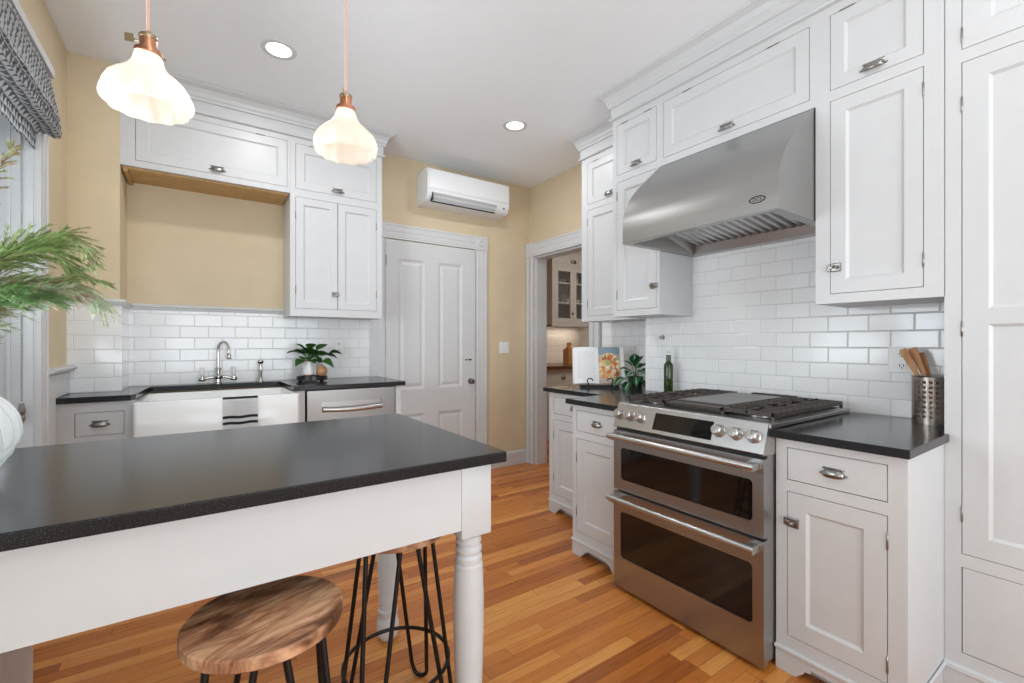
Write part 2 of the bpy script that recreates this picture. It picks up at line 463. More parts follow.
# ---------------------------------------------------------------- room shell
YB, XR, XL, ZC = 3.82, 2.86, -.60, 2.87
XT = 2.58                      # face of the tiled wall behind the range
struct('floor', B(-1.3, 5.4, -2.4, 5.3, -.12, 0), floor_m)
struct('ceiling', B(-1.3, 5.4, -2.4, 5.3, ZC, ZC+.1), ceil_m)
bm = NB()
box(bm, XL, XR+.12, YB, YB+.12, 0, ZC); struct('wall_back', bm, wall_m)
box_ = NB(); box(box_, XL, -.376, 3.49, YB, 0, ZC); struct('wall_pier', box_, wall_m)
# left wall with a window opening Y 1.10..2.965, Z .82..2.36
WY0, WY1, WZ0, WZ1 = 1.10, 2.848, .55, 2.36
bm = NB(); cells(bm, 5.92, ZC, [(WY0, WY1, WZ0, WZ1), (-1.45, .25, .55, 2.45)], 0, .20, -2.1, 0)  # second opening is added to let fill light in
for v in bm.verts: v.co = Vector((XL-v.co.y, v.co.x, v.co.z))
struct('wall_left', bm, wall_m)
# right wall with the pantry doorway
DY0, DY1, DZ = 2.885, 3.70, 2.13
bm = NB(); cells(bm, 7.22, ZC, [(DY0, DY1, 0, DZ)], 0, .12, -2.1, 0)
for v in bm.verts: v.co = Vector((XR+v.co.y, v.co.x, v.co.z))
struct('wall_right', bm, [wall_m])
struct('wall_stove', B(XT, XR, -2.1, 2.065, 0, ZC), wall_m)
# wall behind the camera, its wide window opening added for fill light
bm = NB(); cells(bm, 4.06, ZC, [(-.6, 2.1, .45, 2.45)], -2.22, -2.10, -1.0, 0)
struct('wall_front', bm, wall_m)
# sash bars of the added, unseen rear window
bm = NB()
for x in (-.6, .3, 1.2, 2.06): box(bm, x, x+.05, -2.19, -2.13, .45, 2.45)
for z in (.45, 1.42, 2.40): box(bm, -.55, 2.06, -2.185, -2.135, z, z+.05)
struct('added_window_2', bm, trim_white)
bm = NB()
for y in (-1.45, -.62, .20): box(bm, XL-.15, XL-.09, y, y+.05, .55, 2.45)
for z in (.55, 1.45, 2.40): box(bm, XL-.145, XL-.095, -1.40, .20, z, z+.05)
struct('added_window_3', bm, trim_white)  # unseen side window, added as an opening for fill light
# hall beyond the doorway
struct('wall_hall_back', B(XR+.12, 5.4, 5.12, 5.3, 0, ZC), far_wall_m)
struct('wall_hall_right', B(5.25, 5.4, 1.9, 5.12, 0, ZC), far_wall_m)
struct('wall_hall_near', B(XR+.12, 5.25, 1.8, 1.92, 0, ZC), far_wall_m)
# tile fields
struct('wall_tile_sink', B(-.376, 1.184, YB-.012, YB, .93, 1.47), tile_back)
struct('wall_tile_pier', B(XL, -.376, 3.478, 3.49, .93, 1.462), tile_pier)
struct('wall_tile_return', B(-.376, -.366, 3.478, YB-.012, .93, 1.462), tile_side)
struct('wall_tile_range', B(XT-.010, XT, .44, 2.065, .88, 1.83), tile_range)
struct('wall_tile_nook', B(XR-.010, XR, 2.077, 2.765, .88, 1.44), tile_range)
struct('wall_tile_jog', B(XT-.010, XR-.010, 2.065, 2.077, .88, 1.44), tile_back)
# tile cap along the sink wall and round the pier
cap = [(0, 1.462), (.014, 1.464), (.018, 1.470), (.016, 1.477), (.024, 1.482), (.026, 1.492), (.020, 1.500), (.004, 1.503), (0, 1.503)]
bm = NB(); sweep(bm, [(.535, YB-.004), (-.372, YB-.004), (-.372, 3.486), (XL, 3.486)], cap); struct('trim_1', bm, trim_white)
# baseboards
bprof = [(0, 0), (.016, 0), (.016, .115), (.012, .13), (.006, .14), (0, .142)]
bm = NB(); sweep(bm, [(XR-.02, YB), (2.334, YB)], bprof); struct('baseboard_back', bm, trim_white)
bm = NB(); sweep(bm, [(3.18, 5.12), (XR+.12, 5.12), ], bprof); struct('baseboard_hall', bm, trim_white)

# ---------------------------------------------------------------- door casings
def casing_poly(w, t=.022):      # plan section of a fluted casing, (along wall, out)
    return [(0, 0), (0, t), (.010, t+.004), (.018, t+.004), (.020, t), (.060, t), (w*.5, t), (w*.5+.004, t-.003), (w*.5+.010, t-.003),
            (w*.5+.014, t), (w-.020, t), (w-.016, t-.003), (w-.010, t-.003), (w-.006, t+.002), (w, t+.002), (w, 0)]
def corner_block(bm, cx, cz, s, yf, flip=1):
    box(bm, cx-s/2, cx+s/2, yf-.030, yf, cz-s/2, cz+s/2, bev=.003)
    lathe(bm, [(.0001, -.041), (.010, -.041), (.014, -.034), (.022, -.034), (.026, -.040), (.034, -.040), (.037, -.029), (.037, -.02)], 24, (cx, yf, cz), 'y')
# panelled door on the back wall
CW = .130
bm = NB()
for x0, mir in ((1.184, 0), (2.202, 1)):
    poly = [(x0+(CW-a if mir else a), YB-b_) for a, b_ in casing_poly(CW)]
    prism(bm, poly, 0, 2.146)
for a_, b2 in ((0, .012),): prism(bm, [(YB-b_, 2.146+CW-a) for a, b_ in casing_poly(CW)], 1.184+CW, 2.202, 'yz')
for cx in (1.184+CW/2, 2.202+CW/2): corner_block(bm, cx, 2.146+CW/2, CW+.004, YB)
struct('trim_2', bm, trim_white)
dw, dh = .876, 2.130
dt = thing('door', 'white painted four panel interior door in fluted casing on the back wall', 'door', (1.320, YB-.016, .008))
dt.name = 'door_1'; dt['kind'] = 'structure'
for k in ('label', 'category'): pass
bm = NB(); panel_board(bm, dw, dh, .014, [(.110, .358, .828, 1.972), (.490, .738, .828, 1.972), (.110, .358, .20, .608), (.490, .738, .20, .608)],
                       rings=((0, 0), (.006, .004), (.022, .010), (.028, .010), (.05, .004)))
link('door_panel', bm, trim_white, dt)
bm = NB(); lathe(bm, [(.0001, -.055), (.018, -.053), (.025, -.043), (.022, -.032), (.009, -.026), (.009, -.012), (.026, -.009), (.028, 0)], 20, (0, 0, 0), 'y')
o = link('door_knob', bm, nickel, dt, loc=(.827, 0, .872), smooth=True); 
bm = NB(); box(bm, -.030, -.012, -.006, 0, -.006, .006, bev=.002); box(bm, .002, .036, -.008, 0, -.006, .006, bev=.002); lathe(bm, [(.006, 0), (.006, -.012), (.0001, -.014)], 10, (-.021, 0, 0), 'y')
link('slide_bolt', bm, iron, dt, loc=(.800, 0, 1.078))
for z in (.25, 1.95):
    o = inst('hinge', HINGE, dt, (.002, -.002, z), scale=1.5)
# doorway casing and jambs on the right wall
CW0 = .112
bm = NB()
def yz(poly): return [(XR-b_, a) for a, b_ in poly]
prism(bm, [(XR-b_, DY1+a) for a, b_ in [(CW0-a, b_) for a, b_ in casing_poly(CW0, .042)]], 0, DZ)
prism(bm, [(XR-b_, DY0-a) for a, b_ in [(CW0-a, b_) for a, b_ in casing_poly(CW0, .042)]], 0, DZ)
prism(bm, [(XR-b_, DZ+(.135-a)) for a, b_ in casing_poly(.135, .042)], DY0-.12, DY1, 'xz')
box(bm, XR-.052, XR, DY1-.0, DY1+.115, DZ, DZ+.14, bev=.003)
box(bm, XR-.005, XR+.125, DY1-.018, DY1, 0, DZ); box(bm, XR-.005, XR+.125, DY0, DY0+.018, 0, DZ); box(bm, XR-.005, XR+.125, DY0+.018, DY1-.018, DZ-.018, DZ)
struct('trim_3', bm, trim_white)

# ---------------------------------------------------------------- left window
wt = bpy.data.objects.new('window_1', None); COL.objects.link(wt); wt['kind'] = 'structure'
wt['label'] = 'white framed double hung window on the left wall behind the grey roman shade'; wt['category'] = 'window'
bm = NB()
# casing round the opening, in plane X = XL
poly = [(CW+.03)-a for a in (0,)]
cp = casing_poly(.132, .024)
prism(bm, [(XL+b_, WY1+a) for a, b_ in [(.132-a, b_) for a, b_ in cp]], WZ0-.04, WZ1+.0)
prism(bm, [(XL+b_, WY0-a) for a, b_ in [(.132-a, b_) for a, b_ in cp]], WZ0-.04, WZ1)
prism(bm, [(XL+b_, WZ1+.132-a) for a, b_ in cp], WY0-.132, WY1+.132, 'xz')
box(bm, XL-.02, XL+.05, WY0-.16, WY1+.15, WZ0-.045, WZ0-.01, bev=.005)
box(bm, XL, XL+.018, WY0-.13, WY1+.12, WZ0-.14, WZ0-.045)
# jamb linings with stop beads
box(bm, XL-.20, XL+.004, WY1-.012, WY1, WZ0, WZ1); box(bm, XL-.20, XL+.004, WY0, WY0+.012, WZ0, WZ1)
box(bm, XL-.20, XL+.004, WY0, WY1, WZ1-.012, WZ1); box(bm, XL-.20, XL-.0, WY0, WY1, WZ0-.012, WZ0)
for a, b_ in ((.062, .074), (.105, .115)): box(bm, XL-b_, XL-a, WY1-.026, WY1-.012, WZ0, WZ1)
link('window_frame', bm, trim_white, wt)
bm = NB()
for ya, yb in ((WY1-.075, WY1-.014), (WY0+.014, WY0+.075), (2.0, 2.06)): box(bm, XL-.15, XL-.117, ya, yb, WZ0, WZ1-.012, bev=.003)
for za in (WZ0, 1.62, WZ1-.06): box(bm, XL-.149, XL-.118, WY0+.07, WY1-.07, za, za+.05, bev=.003)
link('window_sash', bm, trim_white, wt)
link('window_pane', B(XL-.136, XL-.132, WY0+.07, WY1-.07, WZ0+.04, WZ1-.05), pane_m, wt)
# wainscot cap + beadboard on the left wall between window and pier
bm = NB(); sweep(bm, [(XL, 3.50), (XL, 2.985)], [(0, 1.085), (.022, 1.088), (.030, 1.10), (.044, 1.103), (.047, 1.112), (.044, 1.121), (.004, 1.123), (0, 1.123)])
struct('trim_4', bm, trim_white)
bm = NB(); y = 2.985
while y < 3.47:
    box(bm, XL, XL+.014, y, min(y+.036, 3.478), 0 if y < 3.14 else .966, 1.085, bev=.003, seg=1); y += .038
struct('trim_5', bm, trim_white)

# roman shade
def roman_shade():
    t = thing('roman_shade', 'grey and white patterned roman shade folded at the top of the left window', 'window shade', (XL, 2.03, 2.20))
    y0, y1 = -.98, .875
    # profile (out, z): flat face, then stacked folds sagging outwards
    prof = [(.035, .29), (.040, .26)]
    nf = 8
    for i in range(nf):
        zt = .255-.032*i; o = .040+.004*min(i, 5)
        prof += [(o+.004, zt-.004), (o+.012+.002*i, zt-.016), (o+.008+.002*i, zt-.034), (o-.004, zt-.030)]
    prof += [(.085, -.010), (.060, -.020), (.030, -.005), (.012, -.030), (.008, -.10)]
    bm = NB(); uvl = bm.loops.layers.uv.new('UVMap'); NY = 70; rows = []
    acc = [0]
    for a, b_ in zip(prof, prof[1:]): acc.append(acc[-1]+math.hypot(a[0]-b_[0], a[1]-b_[1]))
    for i in range(NY+1):
        y = y0+(y1-y0)*i/NY; sag = 1-(2*i/NY-1)**2
        w = math.sin(i*1.7)*.0015+math.sin(i*.53)*.002
        rows.append([bm.verts.new((o+w*(k > 2)+.01*sag*(k > 2), y, z-(.035*sag+.003*math.sin(i*.9+k))*min(1, max(0, (.25-z)/.2)))) for k, (o, z) in enumerate(prof)])
    for i in range(NY):
        for k in range(len(prof)-1):
            f = bm.faces.new((rows[i][k], rows[i+1][k], rows[i+1][k+1], rows[i][k+1]))
            for lp, (ii, kk) in zip(f.loops, ((i, k), (i+1, k), (i+1, k+1), (i, k+1))):
                lp[uvl].uv = ((y1-y0)*ii/NY, acc[kk])
    bmesh.ops.solidify(bm, geom=bm.faces[:], thickness=.0035)
    link('shade_fabric', bm, fabric_m, t, smooth=60)
    link('headrail', B(.026, .060, y0, y1, .255, .295), trim_white, t)
    bm = NB(); N_ = 140
    for s in (0, .013):
        for i in range(N_):
            bmesh.ops.create_icosphere(bm, subdivisions=1, radius=.0032, matrix=Matrix.Translation((-.026, .780+s*.8, .02-.0088*i)))
    link('bead_chain', bm, nickel, t)
    bm = NB(); lathe(bm, [(.0001, -1.30), (.008, -1.298), (.013, -1.28), (.010, -1.265), (.014, -1.25), (.010, -1.232), (.008, -1.215), (.0001, -1.214)], 10, (-.026, .785, 0)); tube(bm, [(-.026, .785, -1.30), (-.032, .785, -1.32), (-.026, .785, -1.345), (-.020, .785, -1.32), (-.026, .785, -1.30)], .0025, 6)
    link('chain_tensioner', bm, nickel, t)
roman_shade()

# ---------------------------------------------------------------- crown mouldings
crown = [(-.004, 2.695), (.018, 2.698), (.021, 2.704), (.018, 2.711), (.008, 2.716), (.008, 2.775), (.020, 2.778), (.022, 2.79), (.030, 2.80), (.034, 2.82), (.048, 2.842), (.066, 2.852), (.072, 2.856), (.078, 2.858), (.080, 2.869), (-.004, 2.869)]
bm = NB(); sweep(bm, [(2.24, -1.6), (2.24, 2.075), (2.52, 2.075), (2.52, 2.665), (XR, 2.665)], crown); struct('trim_6', bm, cab_white)
bm = NB(); sweep(bm, [(1.184, YB), (1.184, 3.50), (-.376, 3.50)], crown); struct('trim_7', bm, cab_white)

# ---------------------------------------------------------------- range wall uppers (local x = towards the camera, 0 at the far end)
def Yx(Y, Y0): return Y0-Y
UZ = 1.415
# nearest upper
Y0 = .885
cabinet('wall_cabinet', 'tall white upper cabinet right of the steel range hood, flip door above one long door', 'cabinet', (2.24, Y0, UZ), R90, .885-.463, 2.695-UZ, .34,
        [dict(r=(Yx(.83, Y0), Yx(.522, Y0), 2.33-UZ, 2.655-UZ), k='flip', stile=.05),
         dict(r=(Yx(.83, Y0), Yx(.522, Y0), 1.455-UZ, 2.285-UZ), k='door', hinge='r', latch=('l', .11), hz=(.10, .74))])
# hood cabinet
Y0 = 1.708
cabinet('wall_cabinet', 'wide white flip-up cabinet above the steel range hood', 'cabinet', (2.24, Y0, 2.285), R90, 1.708-.885, 2.695-2.285, .34,
        [dict(r=(Yx(1.682, Y0), Yx(.879+.03, Y0), .04, .37), k='flip', stile=.055)])
Y0 = 2.075
cabinet('wall_cabinet', 'white upper cabinet left of the range hood, small flip door over a long door', 'cabinet', (2.24, Y0, UZ), R90, 2.075-1.708, 2.695-UZ, .34,
        [dict(r=(Yx(2.04, Y0), Yx(1.73, Y0), 2.33-UZ, 2.655-UZ), k='flip', stile=.05),
         dict(r=(Yx(2.04, Y0), Yx(1.73, Y0), 1.455-UZ, 2.285-UZ), k='door', hinge='l', latch=('r', .13), hz=(.10, .74))])
Y0 = 2.665
cabinet('wall_cabinet', 'recessed white upper cabinet beside the open doorway, farthest on the range wall', 'cabinet', (2.52, Y0, UZ), R90, 2.665-2.08, 2.695-UZ, .335,
        [dict(r=(Yx(2.60, Y0), Yx(2.15, Y0), 2.33-UZ, 2.655-UZ), k='flip', stile=.05),
         dict(r=(Yx(2.60, Y0), Yx(2.15, Y0), 1.455-UZ, 2.285-UZ), k='door', hinge='l', latch=('r', .13), hz=(.10, .74))])
# pantry
Y0 = .4650
def pantry_base(t, w):
    bm = NB(); sweep(bm, [(0, 0), (0, 0)][:0] or [(w, 0), (0, 0)], [(0, .0), (.012, 0), (.012, .074), (.016, .078), (.014, .090), (0, .095)])
    link('plinth', bm, cab_white, t)
cabinet('pantry_cabinet', 'floor to ceiling white pantry cabinet at the right edge', 'cabinet', (2.24, Y0, 0), R90, 1.50, 2.695, .34,
        [dict(r=(.045, .70, 2.29, 2.66), k='door', stile=.07, hinge='l', hz=(.05, .31)),
         dict(r=(.045, .70, .493, 2.245), k='door', stile=.065, hinge='l', hz=(.14, .80, 1.60), panels=[(.065, .585, .07, .815), (.065, .585, .87, 1.68)]),
         dict(r=(.045, .70, .14, .447), k='flat'),
         dict(r=(.76, 1.42, .493, 2.245), k='door', stile=.065, hinge='r', hz=(.14, 1.6)), dict(r=(.76, 1.42, .14, .447), k='flat'), dict(r=(.76, 1.42, 2.29, 2.66), k='door', stile=.07, hinge='r')],
        base=pantry_base)

# ---------------------------------------------------------------- base cabinets on the range wall
def feet_base(side=0, foot=.07):
    def f(t, w):
        bm = NB(); H = .078; n = 8
        pts = [(0, 0), (foot, 0)]
        pts += [(foot+.03*math.sin(PI/2*i/n)*1.0, .036*(i/n)**.8+.0) for i in range(1, n+1)]
        pts += [(foot+.05, .040), (foot+.05, .052), (w-foot-.05, .052), (w-foot-.05, .040)]
        pts += [(w-foot-.03*math.sin(PI/2*i/n), .036*(i/n)**.8) for i in range(n, 0, -1)]
        pts += [(w-foot, 0), (w, 0), (w, H), (0, H)]
        prism(bm, pts, -.004, .018, 'xz')
        link('bracket_base', bm, cab_white, t)
        bm = NB(); box(bm, -.004, w+.004, -.012, .018, H, H+.014, bev=.004)
        link('base_moulding', bm, cab_white, t)
        link('toe_board', B(.012, w-.012, .06, .075, 0, H), cab_white, t)
        if side: link('side_plinth', B(w-.012, w+.0005, .019, side, 0, H), cab_white, t); link('side_moulding', B(w, w+.010, -.004, side, H, H+.014, bev=.004), cab_white, t)
    return f
BX = 1.835
Y0 = .861; w = Y0-.466
fz = [(.125+.012, .685), (.728, .851)]
cabinet('base_cabinet', 'white base cabinet right of the range, one drawer over one door', 'cabinet', (BX, Y0, 0), R90, w, .884, XT-BX-.0,
        [dict(r=(Yx(.822, Y0), Yx(.516, Y0), .14, .686), k='door', hinge='r', latch=('l', .43), hz=(.06, .46), stile=.062),
         dict(r=(Yx(.822, Y0), Yx(.516, Y0), .728, .851), k='drawer')], z0=.092, base=feet_base(side=.395))
Y0 = 2.018; w = Y0-1.620
cabinet('base_cabinet', 'white base cabinet between the range and the recessed counter', 'cabinet', (BX, Y0, 0), R90, w, .884, XT-BX,
        [dict(r=(Yx(1.985, Y0), Yx(1.655, Y0), .14, .686), k='door', hinge='l', latch=('r', .27), hz=(.12, .43), stile=.062),
         dict(r=(Yx(1.985, Y0), Yx(1.655, Y0), .728, .851), k='drawer')], z0=.092, base=feet_base())
Y0 = 2.62; w = Y0-2.085
cabinet('base_cabinet', 'recessed white base cabinet beside the doorway, under the open cookbook', 'cabinet', (2.15, Y0, 0), R90, w, .884, XR-.012-2.15,
        [dict(r=(Yx(2.57, Y0), Yx(2.13, Y0), .14, .686), k='door', hinge='l', hz=(.12, .43), stile=.062),
         dict(r=(Yx(2.57, Y0), Yx(2.13, Y0), .728, .851), k='drawer')], z0=.092, base=feet_base())
# countertops
bm = NB(); prism(bm, [(1.80, .452), (2.27, .452), (2.27, .464), (XT-.012, .464), (XT-.012, .862), (1.80, .862)], .885, .915, bev=.003)
tag(link('countertop', bm, granite_m), 'short black granite countertop right of the range, under the steel utensil crock', 'countertop')
bm = NB(); prism(bm, [(1.80, 1.613), (XT-.012, 1.613), (XT-.012, 2.079), (XR-.012, 2.079), (XR-.012, 2.66), (2.12, 2.66), (2.12, 2.045), (1.80, 2.045)], .885, .915, bev=.003)
tag(link('countertop', bm, granite_m), 'L-shaped black granite countertop left of the range holding cookbook and plant', 'countertop')

# ---------------------------------------------------------------- range
def make_range():
    Y0 = 1.609; W_ = .746; X0 = 1.744
    t = thing('gas_range', 'stainless steel double oven gas range with black cast iron grates', 'range', (X0, Y0, 0), R90)
    link('body', B(.004, W_-.004, .035, .76, .03, .905), steel_d, t)
    for x in (.05, W_-.05):
        for y in (.12, .70): link('levelling_foot', lathe(NB(), [(.02, 0), (.02, .0295)], 12, (x, y, 0)), black_metal, t)
    def oven_door(z0, z1, win, nm):
        bm = NB(); rr = .012
        w0, w1, a, b_ = win
        cells(bm, W_, z1-z0, [(w0, w1, a-z0, b_-z0)], 0, .034)
        n = 6; R_ = .018                                  # rounded corners of the opening
        for cx, sx in ((w0, 1), (w1, -1)):
            for cz, sz in ((a-z0, 1), (b_-z0, -1)):
                prism(bm, [(cx, cz)]+[(cx+sx*R_*(1-math.sin(q*PI/2/n)), cz+sz*R_*(1-math.cos(q*PI/2/n))) for q in range(n+1)], .0002, .006, 'xz')
        o = link(nm, bm, steel_d, t, loc=(0, 0, z0))
        bm = NB(); box(bm, w0+.0005, w1-.0005, .0035, .03, a-z0+.0005, b_-z0-.0005)
        g = link('oven_window', bm, glass_blk, o)
        # handle
        hz = z1-z0-.022
        bm = NB(); tube(bm, [(.010, -.055, hz), (W_-.008, -.055, hz)], .0135, 16)
        h = link('handle', bm, steel_h, o, smooth=40)
        for x in (.036, W_-.032): link('handle_bracket', B(x-.020, x+.020, -.060, .001, hz-.020, hz+.012, bev=.005), steel_h, h)
        return o
    oven_door(.508, .806, (.047, .704, .562, .722), 'oven_door')
    o = oven_door(.020, .497, (.045, .704, .171, .402), 'oven_door')
    # control panel (sloped)
    p0, p1 = Vector((-.004, .826)), Vector((.040, .938))
    bm = NB(); prism(bm, [(p0.x, p0.y), (p1.x-.004, p1.y), (p1.x+.006, p1.y+.003), (.12, .941), (.12, .815), (p0.x+.006, .820)], 0, W_, 'yz', bev=.0015)
    cp = link('control_panel', bm, steel_h, t)
    d = (p1-p0).normalized(); nrm = Vector((-d.y, d.x))
    tilt = math.atan2(d.x, d.y)
    def on_panel(x, f, out=0.): 
        q = p0+(p1-p0)*f+nrm*out; return (x, q.x, q.y)
    bm = NB(); box(bm, -.1475, .1475, -.003, .001, -.046, .046, bev=.0008); 
    o = link('display', bm, glass_blk, cp, loc=on_panel(Y0-1.2255, .52, .0)); o.rotation_euler = (-tilt, 0, 0)
    for yy in (1.578, 1.513, 1.447, 1.048, .976, .905):
        bm = NB(); lathe(bm, [(.026, 0), (.026, -.006), (.0225, -.010), (.021, -.034), (.017, -.039), (.0001, -.040)], 24, (0, 0, 0), 'y')
        box(bm, -.002, .002, -.0415, -.034, -.016, .016)
        o = link('knob', bm, steel_h, cp, loc=on_panel(Y0-yy, .50)); o.rotation_euler = (-tilt, 0, 0)
        for p in o.data.polygons: p.use_smooth = len(p.vertices) == 4
        try: o.data.set_sharp_from_angle(angle=.6)
        except Exception: pass
        # small burner mark on panel above knob
        bm = NB(); box(bm, -.005, .005, -.0006, .0004, -.003, .003)
        o = link('burner_mark', bm, black_metal, cp, loc=on_panel(Y0-yy, .86)); o.rotation_euler = (-tilt, 0, 0)
    # cooktop
    bm = NB(); box(bm, -.004, W_+.004, .045, .80, .917, .936, bev=.004)
    link('cooktop', bm, steel_h, t)
    link('cooktop_well', B(.03, W_-.03, .085, .76, .9362, .9385), black_gap, t)
    # rear vent rail
    link('vent_rail', B(.30, .52, .765, .80, .9362, .972, bev=.003), iron, t)
    # burners
    for bx, by, r in ((.12, .20, .045), (.12, .58, .038), (.63, .20, .05), (.63, .58, .035), (.375, .22, .05)):
        bm = NB(); lathe(bm, [(r, .9385), (r, .949), (r*.85, .952), (.0001, .952)], 24, (bx, by, 0))
        br = link('burner', bm, steel_h if bx != .375 else copper, t, smooth=30)
        bm = NB(); lathe(bm, [(r*.72, .9522), (r*.74, .958), (r*.6, .961), (.0001, .962)], 24, (bx, by, 0))
        link('burner_cap', bm, iron, br, smooth=30)
    # grates
    def grate(x0, x1, nm, cross=True):
        bm = NB(); y0, y1 = .095, .75; zt, zb = .972, .958; b = .011
        for x in (x0, x1-b): box(bm, x, x+b, y0, y1, zb-.004, zt, bev=.002)
        for y in (y0, (y0+y1)/2-b/2, y1-b): box(bm, x0, x1, y, y+b, zb-.004, zt, bev=.002)
        for x in (x0, x1-b):
            for y in (y0, (y0+y1)/2-b/2, y1-b): box(bm, x, x+b, y, y+b, .9386, zb)
        n = 11
        for i in range(n):                       # fingers across
            y = y0+(y1-y0)*(i+1)/(n+1)
            if i in (2, 8): 
                box(bm, x0, x1, y, y+.009, zb, zt+.003, bev=.002)
            else:
                L_ = .40 if i % 2 else .36
                box(bm, x0, x0+(x1-x0)*L_, y, y+.009, zb, zt+.003, bev=.002); box(bm, x1-(x1-x0)*L_, x1, y, y+.009, zb, zt+.003, bev=.002)
        xm = (x0+x1)/2
        box(bm, xm-.004, xm+.004, y0, y0+.10, zb, zt+.002); box(bm, xm-.004, xm+.004, y1-.10, y1, zb, zt+.002); box(bm, xm-.004, xm+.004, .36, .48, zb, zt+.002)
        link(nm, bm, iron_m, t)
    grate(.012, .232, 'grate'); grate(.522, .738, 'grate')
    bm = NB(); y0, y1 = .10, .75
    for y in (.13, .70): box(bm, .245, .510, y, y+.01, .940, .962)
    box(bm, .240, .514, y0, y1, .955, .967, bev=.002)
    link('griddle_frame', bm, iron_m, t)
    bm = NB(); box(bm, .252, .502, .17, .69, .9675, .973, bev=.002)
    link('griddle', bm, speckled('griddle_iron', (.08, .075, .072), (.11, .10, .10), .33, 30, .03), t)
    # black strip in the gap below the panel, standing in for its shadow
    link('door_gap_shadow', B(.01, W_-.01, .012, .035, .806, .822), black_gap, t)
    # small letters/mark
    return t
make_range()

# ---------------------------------------------------------------- range hood
def make_hood():
    Y0 = 1.704; W_ = 1.704-.889; XF = 1.917
    t = thing('range_hood', 'curved stainless steel range hood mounted under the wide flip cabinet', 'range hood', (XF, Y0, 1.785), R90)
    D = 2.24-XF; H = 2.283-1.785; DB = XT-.010-XF
    key = [(0, .118), (.010, .165), (.040, .232), (.098, .302), (.170, .368), (.248, .435), (.323, H)]
    prof = [(0, 0.004), (0, .060)]
    for i in range(len(key)-1):                              # swooping curve through measured points
        p0, p1, p2, p3 = key[max(i-1, 0)], key[i], key[i+1], key[min(i+2, len(key)-1)]
        for k in range(6):
            f = k/6; prof.append(tuple(.5*((2*p1[c])+(p2[c]-p0[c])*f+(2*p0[c]-5*p1[c]+4*p2[c]-p3[c])*f*f+(3*p1[c]-p0[c]-3*p2[c]+p3[c])*f**3) for c in (0, 1)))
    prof.append((D, H))
    bm = NB(); prism(bm, prof+[(y+.003, z-.0025) for y, z in reversed(prof[1:])]+[(.003, .004)], 0, W_, 'yz')
    link('canopy', bm, steel_hood, t, smooth=25)
    for x0 in (0., W_-.0025):
        bm = NB(); prism(bm, [(0.001, .0), (.001, .125)]+[(y+.001, z-.001) for y, z in prof[2:]]+[(DB, H), (DB, 0)], x0+.0002, x0+.0023, 'yz')
        link('end_panel', bm, steel_hood, t)
    # bottom rim, mitred
    bm = NB(); zi = -.004; r = .045
    cells(bm, W_-.004, DB-.002, [(r, W_-r, .03, DB-.06)], 0, .003, .002, 0.001)
    for v in bm.verts: v.co = Vector((v.co.x, v.co.z, v.co.y))
    link('lower_rim', bm, steel_d, t)
    # sloping inner walls + baffles
    bm = NB(); zt = .10
    yo0, yo1 = .03, DB-.06; xo0, xo1 = r, W_-r
    xi0, xi1, yi0, yi1 = xo0+.03, xo1-.03, yo0+.02, yo1-.03
    lo = [(xo0, yo0, .002), (xo1, yo0, .002), (xo1, yo1, .002), (xo0, yo1, .002)]; hi = [(xi0, yi0, zt+.03), (xi1, yi0, zt+.03), (xi1, yi1, zt-.03), (xi0, yi1, zt-.03)]
    L_ = [bm.verts.new(p) for p in lo]; Hh = [bm.verts.new(p) for p in hi]
    for i in range(4): bm.faces.new((L_[i], L_[(i+1) % 4], Hh[(i+1) % 4], Hh[i]))
    bm.faces.new(Hh)
    link('filter_housing', bm, steel_d, t)
    nb = 15
    for k in range(3):
        bm = NB()
        for j in range(5):
            i = k*5+j; x = xi0+.012+(xi1-xi0-.024)*(i+.5)/nb; wv = .016
            pts = [(x-wv, .0), (x-wv*.6, .012), (x+wv*.6, .012), (x+wv, .0), (x+wv*.9, -.002), (x-wv*.9, -.002)]
            vs0 = [bm.verts.new((a, yi0+.005, zt+.016-b_)) for a, b_ in pts]; vs1 = [bm.verts.new((a, yi1-.005, zt-.044-b_)) for a, b_ in pts]
            bm.faces.new(vs0); bm.faces.new(vs1)
            for q in range(6): bm.faces.new((vs0[q], vs0[(q+1) % 6], vs1[(q+1) % 6], vs1[q]))
        link('baffle_filter', bm, steel_h, t)
    for x in (.22, .60):
        bm = NB(); lathe(bm, [(.02, -.03), (.02, -.012), (.024, -.008), (.024, 0)], 16, (x, yi0+.06, zt))
        link('hood_lamp', bm, chrome, t, smooth=30)
    # oval badge with letters
    bm = NB(); n = 32; bx, bz = Y0-.975, .058
    ring = []
    for rx, rz in ((.034, .0155), (.029, .0115)):
        ring.append([[bm.verts.new((bx+rx*math.cos(2*PI*i/n), yy, bz+rz*math.sin(2*PI*i/n))) for i in range(n)] for yy in (-.0015, .0005)])
    for i in range(n):
        j = (i+1) % n
        bm.faces.new((ring[0][0][i], ring[0][0][j], ring[1][0][j], ring[1][0][i])); bm.faces.new((ring[0][0][i], ring[0][1][i], ring[0][1][j], ring[0][0][j])); bm.faces.new((ring[1][0][i], ring[1][0][j], ring[1][1][j], ring[1][1][i]))
    bd = link('badge', bm, black_metal, t)
    cu = bpy.data.curves.new('letters', 'FONT'); cu.body = 'DCS'; cu.size = .020; cu.extrude = .0006; cu.align_x = 'CENTER'; cu.align_y = 'CENTER'
    tmp = bpy.data.objects.new('badge_letters_source', cu); COL.objects.link(tmp)
    me = bpy.data.meshes.new_from_object(tmp.evaluated_get(bpy.context.evaluated_depsgraph_get())); bpy.data.objects.remove(tmp)
    me.materials.clear(); me.materials.append(black_metal)
